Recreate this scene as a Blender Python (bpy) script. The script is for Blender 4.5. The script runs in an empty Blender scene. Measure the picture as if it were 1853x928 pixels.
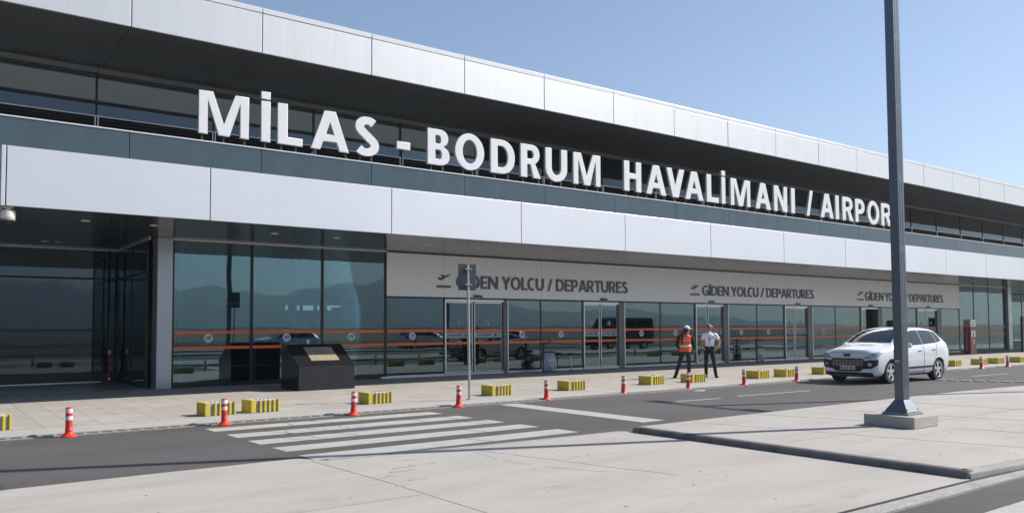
import bpy, bmesh, math, random
from mathutils import Vector, Matrix
from mathutils.bvhtree import BVHTree
random.seed(7)
R = math.radians
SC = bpy.context.scene
COL = SC.collection

# ------------------------------------------------------------------ camera
cam = bpy.data.cameras.new('camera'); camo = bpy.data.objects.new('camera', cam); COL.objects.link(camo)
YAW, PITCH, ROLL, EYE = R(36.6307), R(2.63376), R(-0.3061), 1.65
fw = Vector((math.sin(YAW)*math.cos(PITCH), math.cos(YAW)*math.cos(PITCH), math.sin(PITCH)))
rt = Vector((math.cos(YAW), -math.sin(YAW), 0)); up = rt.cross(fw)
r2 = rt*math.cos(ROLL) + up*math.sin(ROLL); u2 = up*math.cos(ROLL) - rt*math.sin(ROLL)
mw = Matrix((r2, u2, -fw)).transposed().to_4x4(); mw.translation = (0, 0, EYE)
camo.matrix_world = mw
cam.sensor_fit = 'HORIZONTAL'; cam.sensor_width = 36.0; cam.lens = 1461.04/1853*36.0
cam.shift_y = (526.7-464)/1853.0
cam.clip_start = 0.05; cam.clip_end = 9000
SC.camera = camo

# ------------------------------------------------------------------ sky, sun, exposure
SUN_EL, SUN_AZ = 38.8, 111.8          # azimuth from +Y towards +X
world = bpy.data.worlds.new('World'); SC.world = world; world.use_nodes = True
nt = world.node_tree; nt.nodes.clear()
sky = nt.nodes.new('ShaderNodeTexSky'); sky.sky_type = 'NISHITA'; sky.sun_disc = False
sky.sun_elevation = R(SUN_EL); sky.sun_rotation = R(SUN_AZ)
sky.altitude = 0; sky.air_density = 1.0; sky.dust_density = 0.7; sky.ozone_density = 4.0
bg = nt.nodes.new('ShaderNodeBackground'); bg.inputs[1].default_value = 0.094
wo = nt.nodes.new('ShaderNodeOutputWorld')
nt.links.new(sky.outputs[0], bg.inputs[0]); nt.links.new(bg.outputs[0], wo.inputs[0])
sl = bpy.data.lights.new('sun', 'SUN'); sl.energy = 5.0; sl.angle = R(0.55); sl.color = (1.0, 0.94, 0.86)
so = bpy.data.objects.new('sun', sl); COL.objects.link(so); so.location = (60, -30, 60)
sd = Vector((math.sin(R(SUN_AZ))*math.cos(R(SUN_EL)), math.cos(R(SUN_AZ))*math.cos(R(SUN_EL)), math.sin(R(SUN_EL))))
so.rotation_euler = sd.to_track_quat('Z', 'Y').to_euler()
vs = SC.view_settings; vs.view_transform = 'Standard'; vs.look = 'None'; vs.gamma = 1.0; vs.exposure = 0.58
vs.use_curve_mapping = False
SC.cycles.max_bounces = 8; SC.cycles.transparent_max_bounces = 16; SC.cycles.glossy_bounces = 4

HAZE = 0.00034
# ------------------------------------------------------------------ materials
MATS = {}
def mat(name, col, rough=0.6, metal=0.0, var=0.08, scale=2.0, bump=0.0, bscale=60.0, spec=None, stretch=None,
        fine=0.0, fscale=200.0, stain=None, coat=0.0, tint=None):
    m = bpy.data.materials.new(name); m.use_nodes = True
    n = m.node_tree.nodes; l = m.node_tree.links; b = n['Principled BSDF']
    b.inputs['Roughness'].default_value = rough; b.inputs['Metallic'].default_value = metal
    if spec is not None: b.inputs['Specular IOR Level'].default_value = spec
    if coat: b.inputs['Coat Weight'].default_value = coat; b.inputs['Coat Roughness'].default_value = 0.03
    tc = n.new('ShaderNodeTexCoord'); mp = n.new('ShaderNodeMapping'); l.new(tc.outputs['Object'], mp.inputs[0])
    if stretch: mp.inputs['Scale'].default_value = stretch
    no = n.new('ShaderNodeTexNoise'); no.inputs['Scale'].default_value = scale; no.inputs['Detail'].default_value = 6; no.inputs['Roughness'].default_value = 0.6
    l.new(mp.outputs[0], no.inputs['Vector'])
    ramp = n.new('ShaderNodeMapRange'); ramp.inputs[1].default_value = 0.25; ramp.inputs[2].default_value = 0.75
    ramp.inputs[3].default_value = 1-var; ramp.inputs[4].default_value = 1+var
    l.new(no.outputs[0], ramp.inputs[0])
    val = ramp.outputs[0]
    if fine:
        nf = n.new('ShaderNodeTexNoise'); nf.inputs['Scale'].default_value = fscale; nf.inputs['Detail'].default_value = 3
        l.new(tc.outputs['Object'], nf.inputs['Vector'])
        rf = n.new('ShaderNodeMapRange'); rf.inputs[1].default_value = 0.3; rf.inputs[2].default_value = 0.7
        rf.inputs[3].default_value = 1-fine; rf.inputs[4].default_value = 1+fine
        l.new(nf.outputs[0], rf.inputs[0])
        mu = n.new('ShaderNodeMath'); mu.operation = 'MULTIPLY'; l.new(val, mu.inputs[0]); l.new(rf.outputs[0], mu.inputs[1]); val = mu.outputs[0]
    if stain:                                   # (scale, amount, threshold): worn dark patches with a shape of their own
        ns = n.new('ShaderNodeTexNoise'); ns.inputs['Scale'].default_value = stain[0]; ns.inputs['Detail'].default_value = 9; ns.inputs['Roughness'].default_value = 0.7
        l.new(mp.outputs[0], ns.inputs['Vector'])
        rs = n.new('ShaderNodeMapRange'); rs.inputs[1].default_value = stain[2]; rs.inputs[2].default_value = stain[2]+0.12
        rs.inputs[3].default_value = 1; rs.inputs[4].default_value = 1-stain[1]
        l.new(ns.outputs[0], rs.inputs[0])
        mu = n.new('ShaderNodeMath'); mu.operation = 'MULTIPLY'; l.new(val, mu.inputs[0]); l.new(rs.outputs[0], mu.inputs[1]); val = mu.outputs[0]
    vm = n.new('ShaderNodeVectorMath'); vm.operation = 'SCALE'; vm.inputs[0].default_value = col[:3]
    l.new(val, vm.inputs['Scale'])
    out = vm.outputs[0]
    if tint:                                    # (colour, scale): soft hue drift
        n3 = n.new('ShaderNodeTexNoise'); n3.inputs['Scale'].default_value = tint[1]; n3.inputs['Detail'].default_value = 4
        l.new(tc.outputs['Object'], n3.inputs['Vector'])
        r3 = n.new('ShaderNodeMapRange'); r3.inputs[1].default_value = 0.4; r3.inputs[2].default_value = 0.65
        l.new(n3.outputs[0], r3.inputs[0])
        v3 = n.new('ShaderNodeVectorMath'); v3.operation = 'MULTIPLY'; v3.inputs[1].default_value = tint[0]; l.new(out, v3.inputs[0])
        mx = n.new('ShaderNodeMix'); mx.data_type = 'RGBA'; l.new(r3.outputs[0], mx.inputs[0]); l.new(out, mx.inputs[6]); l.new(v3.outputs[0], mx.inputs[7]); out = mx.outputs[2]
    l.new(out, b.inputs['Base Color'])
    if bump:
        nb = n.new('ShaderNodeTexNoise'); nb.inputs['Scale'].default_value = bscale; nb.inputs['Detail'].default_value = 4
        l.new(tc.outputs['Object'], nb.inputs['Vector'])
        bu = n.new('ShaderNodeBump'); bu.inputs['Strength'].default_value = bump; bu.inputs['Distance'].default_value = 0.01
        l.new(nb.outputs[0], bu.inputs['Height']); l.new(bu.outputs[0], b.inputs['Normal'])
    MATS[name] = m
    return m

def glass(name, tint, ior, rough=0.0, wav=0.0, refl=(0.9, 0.97, 1.0)):
    m = bpy.data.materials.new(name); m.use_nodes = True
    n = m.node_tree.nodes; l = m.node_tree.links; n.remove(n['Principled BSDF'])
    fr = n.new('ShaderNodeFresnel'); fr.inputs[0].default_value = ior
    tr = n.new('ShaderNodeBsdfTransparent'); tr.inputs[0].default_value = (*tint, 1)
    gl = n.new('ShaderNodeBsdfGlossy'); gl.inputs['Roughness'].default_value = rough; gl.inputs[0].default_value = (*refl, 1)
    mx = n.new('ShaderNodeMixShader'); l.new(fr.outputs[0], mx.inputs[0]); l.new(tr.outputs[0], mx.inputs[1]); l.new(gl.outputs[0], mx.inputs[2])
    if wav:
        tc = n.new('ShaderNodeTexCoord'); no = n.new('ShaderNodeTexNoise'); no.inputs['Scale'].default_value = 0.6; no.inputs['Detail'].default_value = 1
        l.new(tc.outputs['Object'], no.inputs['Vector'])
        bu = n.new('ShaderNodeBump'); bu.inputs['Strength'].default_value = wav; bu.inputs['Distance'].default_value = 0.02
        l.new(no.outputs[0], bu.inputs['Height']); l.new(bu.outputs[0], gl.inputs['Normal'])
    l.new(mx.outputs[0], n['Material Output'].inputs[0])
    MATS[name] = m
    return m

def wave_paving(name, col, tw, th, mortar):     # rectangular paving slabs from a brick texture in world metres
    m = mat(name, col, 0.8, var=0.1, scale=0.9, fine=0.10, fscale=90, bump=0.15, bscale=150, stain=(1.3, 0.18, 0.55), tint=((1.03, 0.97, 0.9), 0.5))
    n = m.node_tree.nodes; l = m.node_tree.links; b = n['Principled BSDF']
    src = b.inputs['Base Color'].links[0].from_socket
    tc = n.new('ShaderNodeTexCoord')
    br = n.new('ShaderNodeTexBrick'); br.offset = 0.5; br.inputs['Scale'].default_value = 1.0
    br.inputs['Brick Width'].default_value = tw; br.inputs['Row Height'].default_value = th
    br.inputs['Mortar Size'].default_value = 0.007; br.inputs['Mortar Smooth'].default_value = 0.4
    br.inputs['Color1'].default_value = (1, 1, 1, 1); br.inputs['Color2'].default_value = (0.86, 0.87, 0.88, 1); br.inputs['Mortar'].default_value = (*mortar, 1)
    mp = n.new('ShaderNodeMapping'); mp.inputs['Rotation'].default_value = (0, 0, R(90))
    l.new(tc.outputs['Object'], mp.inputs[0]); l.new(mp.outputs[0], br.inputs['Vector'])
    mu = n.new('ShaderNodeVectorMath'); mu.operation = 'MULTIPLY'; l.new(src, mu.inputs[0]); l.new(br.outputs['Color'], mu.inputs[1])
    l.new(mu.outputs[0], b.inputs['Base Color'])
    return m

mat('asphalt', (0.080, 0.076, 0.075), 0.85, var=0.22, scale=0.45, stretch=(0.35, 1.6, 1), fine=0.38, fscale=130, bump=0.5, bscale=220, stain=(0.35, 0.22, 0.56))
mat('asphalt_other', (0.072, 0.068, 0.067), 0.85, var=0.2, scale=0.6, fine=0.4, fscale=110, bump=0.5, bscale=200)
mat('concrete', (0.365, 0.348, 0.322), 0.88, var=0.13, scale=0.6, fine=0.13, fscale=110, bump=0.25, bscale=120, stain=(1.3, 0.14, 0.56), stretch=(0.8, 2.2, 1), tint=((1.03, 0.99, 0.965), 0.7))
mat('concrete_rough', (0.33, 0.315, 0.295), 0.9, var=0.16, scale=2.5, fine=0.3, fscale=60, bump=0.6, bscale=70, stain=(4, 0.3, 0.55))
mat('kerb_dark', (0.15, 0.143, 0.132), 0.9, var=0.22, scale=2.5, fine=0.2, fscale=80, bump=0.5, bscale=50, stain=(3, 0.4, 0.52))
mat('kerb_concrete', (0.29, 0.275, 0.255), 0.9, var=0.18, scale=2.5, fine=0.16, fscale=80, bump=0.5, bscale=50, stain=(3, 0.35, 0.55))
mat('band_concrete', (0.36, 0.345, 0.32), 0.88, var=0.09, scale=1.2, fine=0.09, fscale=120, bump=0.2, bscale=100, stain=(2, 0.15, 0.58))
wave_paving('paving', (0.385, 0.362, 0.33), 0.9, 0.45, (0.45, 0.42, 0.38))
mat('seam', (0.19, 0.18, 0.17), 0.9)
mat('worn_paint', (0.37, 0.37, 0.355), 0.8, var=0.12, scale=3, fine=0.2, fscale=70, stain=(5, 0.55, 0.62))
mat('worn_paint_yellow', (0.40, 0.38, 0.33), 0.8, var=0.12, scale=3, fine=0.2, fscale=70, stain=(5, 0.5, 0.60))
mat('crack_filler', (0.08, 0.075, 0.07), 0.9)
mat('slot_dark', (0.015, 0.015, 0.016), 0.7)
mat('slot_light', (0.36, 0.34, 0.31), 0.8)
mat('fascia_silver', (0.70, 0.70, 0.69), 0.42, metal=0.5, var=0.04, scale=1.5, stretch=(3.5, 1, 0.12), stain=(2.2, 0.06, 0.56), bump=0.18, bscale=0.7)
mat('coping_silver', (0.74, 0.74, 0.73), 0.35, metal=0.2, var=0.03)
mat('canopy_white', (0.74, 0.745, 0.77), 0.40, metal=0.55, var=0.03, scale=0.6, bump=0.10, bscale=0.5)
mat('portal_white', (0.86, 0.865, 0.88), 0.45, metal=0.0, var=0.03, scale=0.8)
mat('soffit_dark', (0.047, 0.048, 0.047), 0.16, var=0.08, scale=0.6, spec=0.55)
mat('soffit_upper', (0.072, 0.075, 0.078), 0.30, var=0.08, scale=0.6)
mat('soffit_seam', (0.10, 0.098, 0.09), 0.4)
mat('beam_grey', (0.24, 0.25, 0.24), 0.45, var=0.04)
mat('spandrel_blue', (0.064, 0.096, 0.116), 0.30, metal=0.15, var=0.14, scale=1.6, stretch=(1.5, 1, 0.35))
mat('alu', (0.62, 0.62, 0.61), 0.35, metal=0.7, var=0.04)
mat('alu_pale', (0.72, 0.71, 0.69), 0.4, metal=0.2, var=0.05)
mat('column_cladding', (0.42, 0.44, 0.48), 0.25, metal=0.45, var=0.05)
mat('jamb_grey', (0.12, 0.125, 0.125), 0.4, metal=0.3, var=0.05)
mat('mullion_dark', (0.018, 0.02, 0.022), 0.4, metal=0.2)
mat('louvre_dark', (0.045, 0.045, 0.046), 0.5, var=0.1)
mat('stripe_orange', (0.92, 0.145, 0.015), 0.5, var=0.05)
mat('letter_white', (0.74, 0.75, 0.755), 0.45, var=0.03)
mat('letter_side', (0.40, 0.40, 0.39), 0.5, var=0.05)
mat('sign_grey', (0.10, 0.108, 0.118), 0.35, metal=0.4, var=0.08)
mat('sticker_white', (0.62, 0.66, 0.67), 0.6, var=0.03)
mat('sticker_ink', (0.035, 0.05, 0.06), 0.6)
mat('sticker_blue', (0.015, 0.04, 0.20), 0.5)
mat('sticker_film', (0.32, 0.38, 0.40), 0.6, var=0.04)
mat('interior_floor', (0.38, 0.38, 0.36), 0.25, var=0.1)
mat('interior_wall', (0.42, 0.45, 0.46), 0.7, var=0.1)
mat('interior_dark', (0.05, 0.055, 0.06), 0.7, var=0.1)
mat('interior_pale', (0.55, 0.58, 0.57), 0.6, var=0.05)
mat('roof_grey', (0.35, 0.35, 0.34), 0.8, var=0.1)
mat('cam_white', (0.66, 0.64, 0.58), 0.45, var=0.05)
mat('black_plastic', (0.014, 0.014, 0.015), 0.4, var=0.1)
mat('granite_black', (0.018, 0.018, 0.019), 0.13, var=0.3, scale=25, fine=0.3, fscale=150)
mat('granite_matt', (0.022, 0.022, 0.026), 0.5, spec=0.25, var=0.2, scale=6, fine=0.3, fscale=120, stain=(4, 0.2, 0.5))
mat('brass_plaque', (0.41, 0.355, 0.24), 0.42, metal=0.25, var=0.1, scale=3, stain=(9, -0.35, 0.62))
mat('ink_brown', (0.10, 0.075, 0.045), 0.6)
mat('bollard_red', (0.62, 0.040, 0.022), 0.45, var=0.12, scale=8, stain=(9, 0.25, 0.6))
mat('bollard_white', (0.66, 0.65, 0.62), 0.5, var=0.1, scale=18, stain=(16, 0.35, 0.58))
mat('block_yellow', (0.52, 0.415, 0.055), 0.75, var=0.14, scale=7, bump=0.4, bscale=40, stain=(13, 0.5, 0.63))
mat('block_grey', (0.29, 0.275, 0.25), 0.85, var=0.2, scale=10, bump=0.5, bscale=50)
mat('block_pale', (0.46, 0.44, 0.41), 0.8, var=0.15, scale=12)
mat('galv', (0.42, 0.43, 0.43), 0.42, metal=0.6, var=0.15, scale=12)
mat('plate_back', (0.085, 0.09, 0.10), 0.5, metal=0.5, var=0.1)
mat('pole_paint', (0.135, 0.155, 0.18), 0.40, metal=0.8, var=0.06, scale=3)
mat('pole_slot', (0.05, 0.06, 0.07), 0.6)
mat('bag_blue', (0.30, 0.42, 0.58), 0.3, var=0.5, scale=18)
mat('bag_waste', (0.55, 0.57, 0.60), 0.4, var=0.6, scale=25)
mat('red_paint', (0.40, 0.012, 0.016), 0.4)
mat('totem_red', (0.22, 0.016, 0.026), 0.4, var=0.05)
mat('totem_grey', (0.30, 0.29, 0.28), 0.5)
mat('totem_white', (0.72, 0.71, 0.70), 0.5)
mat('totem_tan', (0.42, 0.30, 0.13), 0.5)
mat('steel', (0.5, 0.5, 0.5), 0.3, metal=0.9)
mat('sign_black', (0.015, 0.016, 0.018), 0.4)
mat('cup_white', (0.75, 0.75, 0.74), 0.5)
mat('litter_white', (0.62, 0.61, 0.58), 0.7, var=0.2, scale=20)
mat('soil', (0.20, 0.17, 0.12), 0.95, var=0.25, scale=0.02, fine=0.2, fscale=0.3)
mat('hill', (0.075, 0.105, 0.125), 0.95, var=0.25, scale=0.004, fine=0.25, fscale=0.03)  # bluish base colour carries part of the distance haze
mat('fence_dark', (0.03, 0.032, 0.034), 0.5)
glass('facade_glass', (0.55, 0.70, 0.72), 2.3, rough=0.012, wav=0.16, refl=(0.68, 0.94, 1.0))
glass('clerestory_glass', (0.60, 0.64, 0.64), 1.7, wav=0.04, refl=(0.85, 0.92, 1.0))
glass('recess_glass', (0.38, 0.48, 0.50), 1.75, rough=0.03, wav=0.08, refl=(0.70, 0.87, 1.0))  # darker, duller copy of the front glass, tint stands in for dark reflections
m_ = mat('bag_film', (0.72, 0.78, 0.86), 0.3, var=0.1, scale=9)
n_ = m_.node_tree.nodes; tr_ = n_.new('ShaderNodeBsdfTransparent'); mx_ = n_.new('ShaderNodeMixShader'); mx_.inputs[0].default_value = .28
m_.node_tree.links.new(tr_.outputs[0], mx_.inputs[1]); m_.node_tree.links.new(n_['Principled BSDF'].outputs[0], mx_.inputs[2]); m_.node_tree.links.new(mx_.outputs[0], n_['Material Output'].inputs[0])
mat('blind_grey', (0.25, 0.275, 0.295), 0.8, var=0.05)
mat('van_blue', (0.075, 0.09, 0.115), 0.3, metal=0.3, coat=0.6)
mat('tyre_mark', (0.30, 0.288, 0.268), 0.9, var=0.3, scale=8)
mat('oil_spot', (0.13, 0.12, 0.11), 0.7, var=0.3, scale=8)

# ------------------------------------------------------------------ helpers
class MB:
    """collects shapes and links them as ONE mesh object"""
    def __init__(self): self.v = []; self.f = []; self.mi = []; self.cur = 0
    def add(self, vs, fs):
        k = len(self.v); self.v += [tuple(p) for p in vs]
        for f in fs: self.f.append(tuple(i+k for i in f)); self.mi.append(self.cur)
        return self
    def box(self, x0, x1, y0, y1, z0, z1):
        vs = [(x0,y0,z0),(x1,y0,z0),(x1,y1,z0),(x0,y1,z0),(x0,y0,z1),(x1,y0,z1),(x1,y1,z1),(x0,y1,z1)]
        return self.add(vs, [(0,3,2,1),(4,5,6,7),(0,1,5,4),(1,2,6,5),(2,3,7,6),(3,0,4,7)])
    def prism(self, pts, y0, y1):                 # outline in x,z (counter-clockwise seen from -y), extruded along y
        n = len(pts)
        vs = [(x, y0, z) for x, z in pts] + [(x, y1, z) for x, z in pts]
        fs = [tuple(range(n)), tuple(range(2*n-1, n-1, -1))]
        fs += [(i+n, (i+1) % n+n, (i+1) % n, i) for i in range(n)]
        return self.add(vs, fs)
    def sheet(self, pts, z0, z1):                 # outline in x,y (counter-clockwise), extruded along z
        n = len(pts)
        vs = [(x, y, z0) for x, y in pts] + [(x, y, z1) for x, y in pts]
        fs = [tuple(range(n-1, -1, -1)), tuple(range(n, 2*n))]
        fs += [(i, (i+1) % n, (i+1) % n+n, i+n) for i in range(n)]
        return self.add(vs, fs)
    def tube(self, a, b, r0, r1=None, n=12):
        r1 = r0 if r1 is None else r1
        a, b = Vector(a), Vector(b); d = (b-a).normalized()
        u = d.orthogonal().normalized(); w = d.cross(u)
        vs = []
        for c, r in ((a, r0), (b, r1)):
            for i in range(n):
                t = 2*math.pi*i/n; vs.append(c+u*(r*math.cos(t))+w*(r*math.sin(t)))
        fs = [(i, (i+1) % n, (i+1) % n+n, i+n) for i in range(n)]
        fs += [tuple(range(n-1, -1, -1)), tuple(range(n, 2*n))]
        return self.add(vs, fs)
    def lathe(self, prof, c=(0,0,0), n=20, axis='z', sy=1.0, cap=True):
        vs = []; m = len(prof)
        for r, h in prof:
            for i in range(n):
                t = 2*math.pi*i/n; x, y = r*math.cos(t), r*math.sin(t)*sy
                p = (x, y, h) if axis == 'z' else ((x, h, y) if axis == 'y' else (h, x, y))
                vs.append((p[0]+c[0], p[1]+c[1], p[2]+c[2]))
        fs = []
        for j in range(m-1):
            for i in range(n):
                q = (j*n+i, j*n+(i+1) % n, (j+1)*n+(i+1) % n, (j+1)*n+i)
                fs.append(q if axis != 'y' else q[::-1])
        if not cap: return self.add(vs, fs)
        a = tuple(range(n-1, -1, -1)); b = tuple(range((m-1)*n, m*n))
        fs += [a, b] if axis != 'y' else [a[::-1], b[::-1]]
        return self.add(vs, fs)
    def disc(self, cx, cz, r, y0, y1, n=24, rz=None):     # a flat round plate facing -y
        rz = r if rz is None else rz
        return self.prism([(cx+r*math.cos(2*math.pi*i/n), cz+rz*math.sin(2*math.pi*i/n)) for i in range(n)], y0, y1)
    def build(self, name, m, parent=None, loc=None, off=None, smooth=False, bevel=0.0, seg=2, recalc=False):
        me = bpy.data.meshes.new(name)
        v = self.v
        if off is not None: v = [(p[0]-off[0], p[1]-off[1], p[2]-off[2]) for p in v]
        me.from_pydata(v, [], self.f)
        ml = m if isinstance(m, (list, tuple)) else [m]
        for x in ml: me.materials.append(MATS[x] if isinstance(x, str) else x)
        if len(ml) > 1: me.polygons.foreach_set('material_index', self.mi)
        if recalc:
            bm = bmesh.new(); bm.from_mesh(me); bmesh.ops.recalc_face_normals(bm, faces=bm.faces); bm.to_mesh(me); bm.free()
        if smooth: me.polygons.foreach_set('use_smooth', [True]*len(me.polygons))
        me.update()
        o = bpy.data.objects.new(name, me); COL.objects.link(o)
        if bevel:
            b = o.modifiers.new('bevel', 'BEVEL'); b.width = bevel; b.segments = seg; b.limit_method = 'ANGLE'; b.angle_limit = R(35)
        if parent: o.parent = parent
        if loc is not None: o.location = loc
        return o

def tag(o, label=None, cat=None, group=None, kind=None):
    if label: o['label'] = label
    if cat: o['category'] = cat
    if group: o['group'] = group
    if kind: o['kind'] = kind
    return o
def thing(name, label, cat, loc=(0,0,0), rz=0.0, group=None):
    o = bpy.data.objects.new(name, None); COL.objects.link(o); o.location = loc; o.rotation_euler = (0, 0, rz)
    o.empty_display_size = 0.2
    return tag(o, label, cat, group)
KIDS = {}
def copy_tree(o, parent=None):
    c = o.copy(); COL.objects.link(c); c.parent = parent
    for ch in [x for x in bpy.data.objects if x.parent == o]: copy_tree(ch, c)
    return c
def structure(o): return tag(o, kind='structure')
def evaluated_mesh(o, name):
    dg = bpy.context.evaluated_depsgraph_get()
    me = bpy.data.meshes.new_from_object(o.evaluated_get(dg), depsgraph=dg); me.name = name
    return me
def drop(o):
    d = o.data; bpy.data.objects.remove(o)
    if d and d.users == 0:
        (bpy.data.curves if isinstance(d, bpy.types.Curve) else bpy.data.meshes).remove(d)

CAPH = 0.682
def text_mesh(s, cap, width=None, depth=0.02, bold=0.0, spacing=1.0):
    """flat lettering standing up: x to the right, z up, front face at y = -depth"""
    c = bpy.data.curves.new('text', 'FONT'); c.body = s; c.offset = bold; c.resolution_u = 4; c.space_character = spacing
    o = bpy.data.objects.new('text', c); COL.objects.link(o)
    me = evaluated_mesh(o, 'text'); drop(o)
    bm = bmesh.new(); bm.from_mesh(me)
    xs = [v.co.x for v in bm.verts]; x0, x1 = min(xs), max(xs)
    k = cap/(CAPH+2*bold); kx = k if width is None else width/(x1-x0)
    for v in bm.verts: v.co = Vector(((v.co.x-x0)*kx, 0, (v.co.y+bold)*k))
    if depth:
        r = bmesh.ops.extrude_face_region(bm, geom=list(bm.faces))
        for e in r['geom']:
            if isinstance(e, bmesh.types.BMVert): e.co.y -= depth
    bmesh.ops.recalc_face_normals(bm, faces=bm.faces)
    bm.to_mesh(me); bm.free()
    return me
def link_mesh(me, name, m, parent=None, loc=None, rot=None):
    me.materials.clear(); me.materials.append(MATS[m])
    o = bpy.data.objects.new(name, me); COL.objects.link(o)
    if parent: o.parent = parent
    if loc is not None: o.location = loc
    if rot is not None: o.rotation_euler = rot
    return o

# ------------------------------------------------------------------ ground
PAV = 0.05
structure(MB().sheet([(-3500,-3500),(3500,-3500),(3500,3500),(-3500,3500)], -0.5, -0.03).build('ground', 'soil'))
structure(MB().sheet([(-120,8.9),(300,8.9),(300,14.6),(-120,14.6)], -0.3, 0.0).build('road', 'asphalt'))
structure(MB().sheet([(-120,-60),(300,-60),(300,3.95),(-120,3.95)], -0.3, -0.012).build('car_park_road', 'asphalt_other'))
# concrete apron between the two roads, flush with the asphalt
structure(MB().sheet([(-60,3.98),(9.16,3.98),(9.16,9.33),(6.6,9.36),(5.2,9.5),(4.22,9.62),(4.0,10.0),(2.4,9.98),(0.6,9.94),(-60,9.9)], -0.25, 0.006).build('concrete_apron', 'concrete'))
structure(MB().sheet([(4.26,9.62),(5.2,9.5),(6.6,9.36),(9.1,9.33),(9.1,9.39),(6.6,9.47),(5.3,9.6),(4.3,9.7)], -0.1, 0.010).build('gravel_edge', 'concrete_rough'))
mb = MB()
def seam(a, b, w=0.012, z=0.0085):
    a, b = Vector((*a, 0)), Vector((*b, 0)); d = (b-a).normalized(); s = Vector((-d.y, d.x, 0))*w/2
    mb.sheet([(p.x, p.y) for p in (a-s, b-s, b+s, a+s)], z-0.006, z)
seam((4.06, 9.66), (4.15, 7.9), .007); seam((4.15, 7.9), (4.18, 4.05), .006); seam((-20, 7.0), (4.1, 7.05), 0.003)
structure(mb.build('apron_joint', 'seam'))
# scoured patches on the apron
mb = MB()
for (cx, cy, rx, ry) in ((4.75,8.55,0.20,0.05),(5.05,8.62,0.22,0.07),(4.62,8.36,0.22,0.06),(5.05,9.0,0.13,0.03),(4.35,8.15,0.14,0.03),(4.5,7.8,0.14,0.03),(4.2,7.6,0.10,0.02),(6.9,7.9,0.06,0.015)):
    n = 14
    mb.sheet([(cx+rx*math.cos(6.283*i/n)*random.uniform(.55,1.2), cy+ry*math.sin(6.283*i/n)*random.uniform(.45,1.2)) for i in range(n)], 0.0, 0.0095)
structure(mb.build('scoured_patch', 'concrete_rough'))
structure(MB().sheet([(-60,3.83),(9.5,3.83),(14,3.62),(22,3.2),(60,2.9),(60,3.1),(22,3.42),(14,3.86),(9.5,4.02),(9.0,4.05),(-60,4.05)], -0.2, 0.010).build('gutter_strip', 'concrete_rough'))
mb = MB(); mb.sheet([(-60,4.03),(9.0,4.03),(9.6,4.01),(14,3.85),(22,3.41),(22,3.45),(14,3.89),(9.6,4.055),(9.0,4.075),(-60,4.075)], -0.1, 0.0135)
structure(mb.build('gutter_gap', 'slot_dark'))
# traffic island with a sloped dark kerb
isl = [(9.30,4.22),(10.4,4.12),(14,3.93),(22,3.5),(60,3.2),(60,9.1),(25,8.95),(20,9.22),(14,9.2),(9.30,9.14)]
structure(MB().sheet(isl, -0.2, 0.088).build('traffic_island', 'concrete'))
mb = MB()
def kerb_run(pts, w, h0, h1, side):
    """kerb of given width along pts; outer face leans"""
    P = [Vector((*p, 0)) for p in pts]; rows = []
    for i, p in enumerate(P):
        d = (P[min(i+1, len(P)-1)]-P[max(i-1, 0)]).normalized(); s = Vector((-d.y, d.x, 0))*side
        rows.append([p+s*(w+0.035)+Vector((0,0,h0)), p+s*(w+0.02)+Vector((0,0,h1-0.03)), p+s*(w-0.02)+Vector((0,0,h1)), p+Vector((0,0,h1)), p+Vector((0,0,h0))])
    k = len(rows[0]); vs = [q for r in rows for q in r]; fs = []
    for i in range(len(rows)-1):
        for j in range(k): fs.append((i*k+j, i*k+(j+1) % k, (i+1)*k+(j+1) % k, (i+1)*k+j))
    fs += [tuple(range(k)), tuple(range(len(vs)-1, len(vs)-1-k, -1))]
    mb.add(vs, fs)
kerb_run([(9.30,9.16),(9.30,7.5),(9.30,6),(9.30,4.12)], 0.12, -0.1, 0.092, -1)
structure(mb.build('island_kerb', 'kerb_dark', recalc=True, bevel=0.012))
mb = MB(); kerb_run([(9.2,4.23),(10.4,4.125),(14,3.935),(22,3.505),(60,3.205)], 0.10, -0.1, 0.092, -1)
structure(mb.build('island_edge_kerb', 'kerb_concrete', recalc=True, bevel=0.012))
mb = MB()
seam((12.2, 9.1), (12.9, 6.9), 0.008, 0.0905); seam((12.95, 5.9), (13.2, 4.1), 0.008, 0.0905); seam((16.5, 9.15), (16.8, 4.0), 0.008, 0.0905); seam((21, 9.1), (21.4, 3.7), 0.008, 0.0905)
seam((9.5, 6.62), (12.0, 6.6), 0.006, 0.0905); seam((13.1, 6.6), (40, 6.4), 0.008, 0.0905)
structure(mb.build('island_joint', 'seam'))
# pavement: smooth kerb band, slot drain, slabs
structure(MB().sheet([(-120,14.52),(300,14.52),(300,15.33),(-120,15.33)], -0.2, PAV).build('kerb_band', 'band_concrete', bevel=0.01))
structure(MB().sheet([(-120,15.36),(300,15.36),(300,29),(-120,29)], -0.2, PAV).build('pavement', 'paving'))
structure(MB().sheet([(-120,15.325),(300,15.325),(300,15.365),(-120,15.365)], -0.2, PAV-0.012).build('pavement_joint', 'seam'))
mb = MB(); mb.sheet([(-60,14.43),(40,14.43),(40,14.515),(-60,14.515)], -0.2, 0.02)
structure(mb.build('slot_drain', 'slot_light'))
mb = MB()
x = -4.0
while x < 32:
    mb.sheet([(x,14.445),(x+0.15,14.445),(x+0.15,14.513),(x,14.513)], 0, 0.024); x += 0.21
structure(mb.build('drain_slots', 'slot_dark'))
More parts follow.
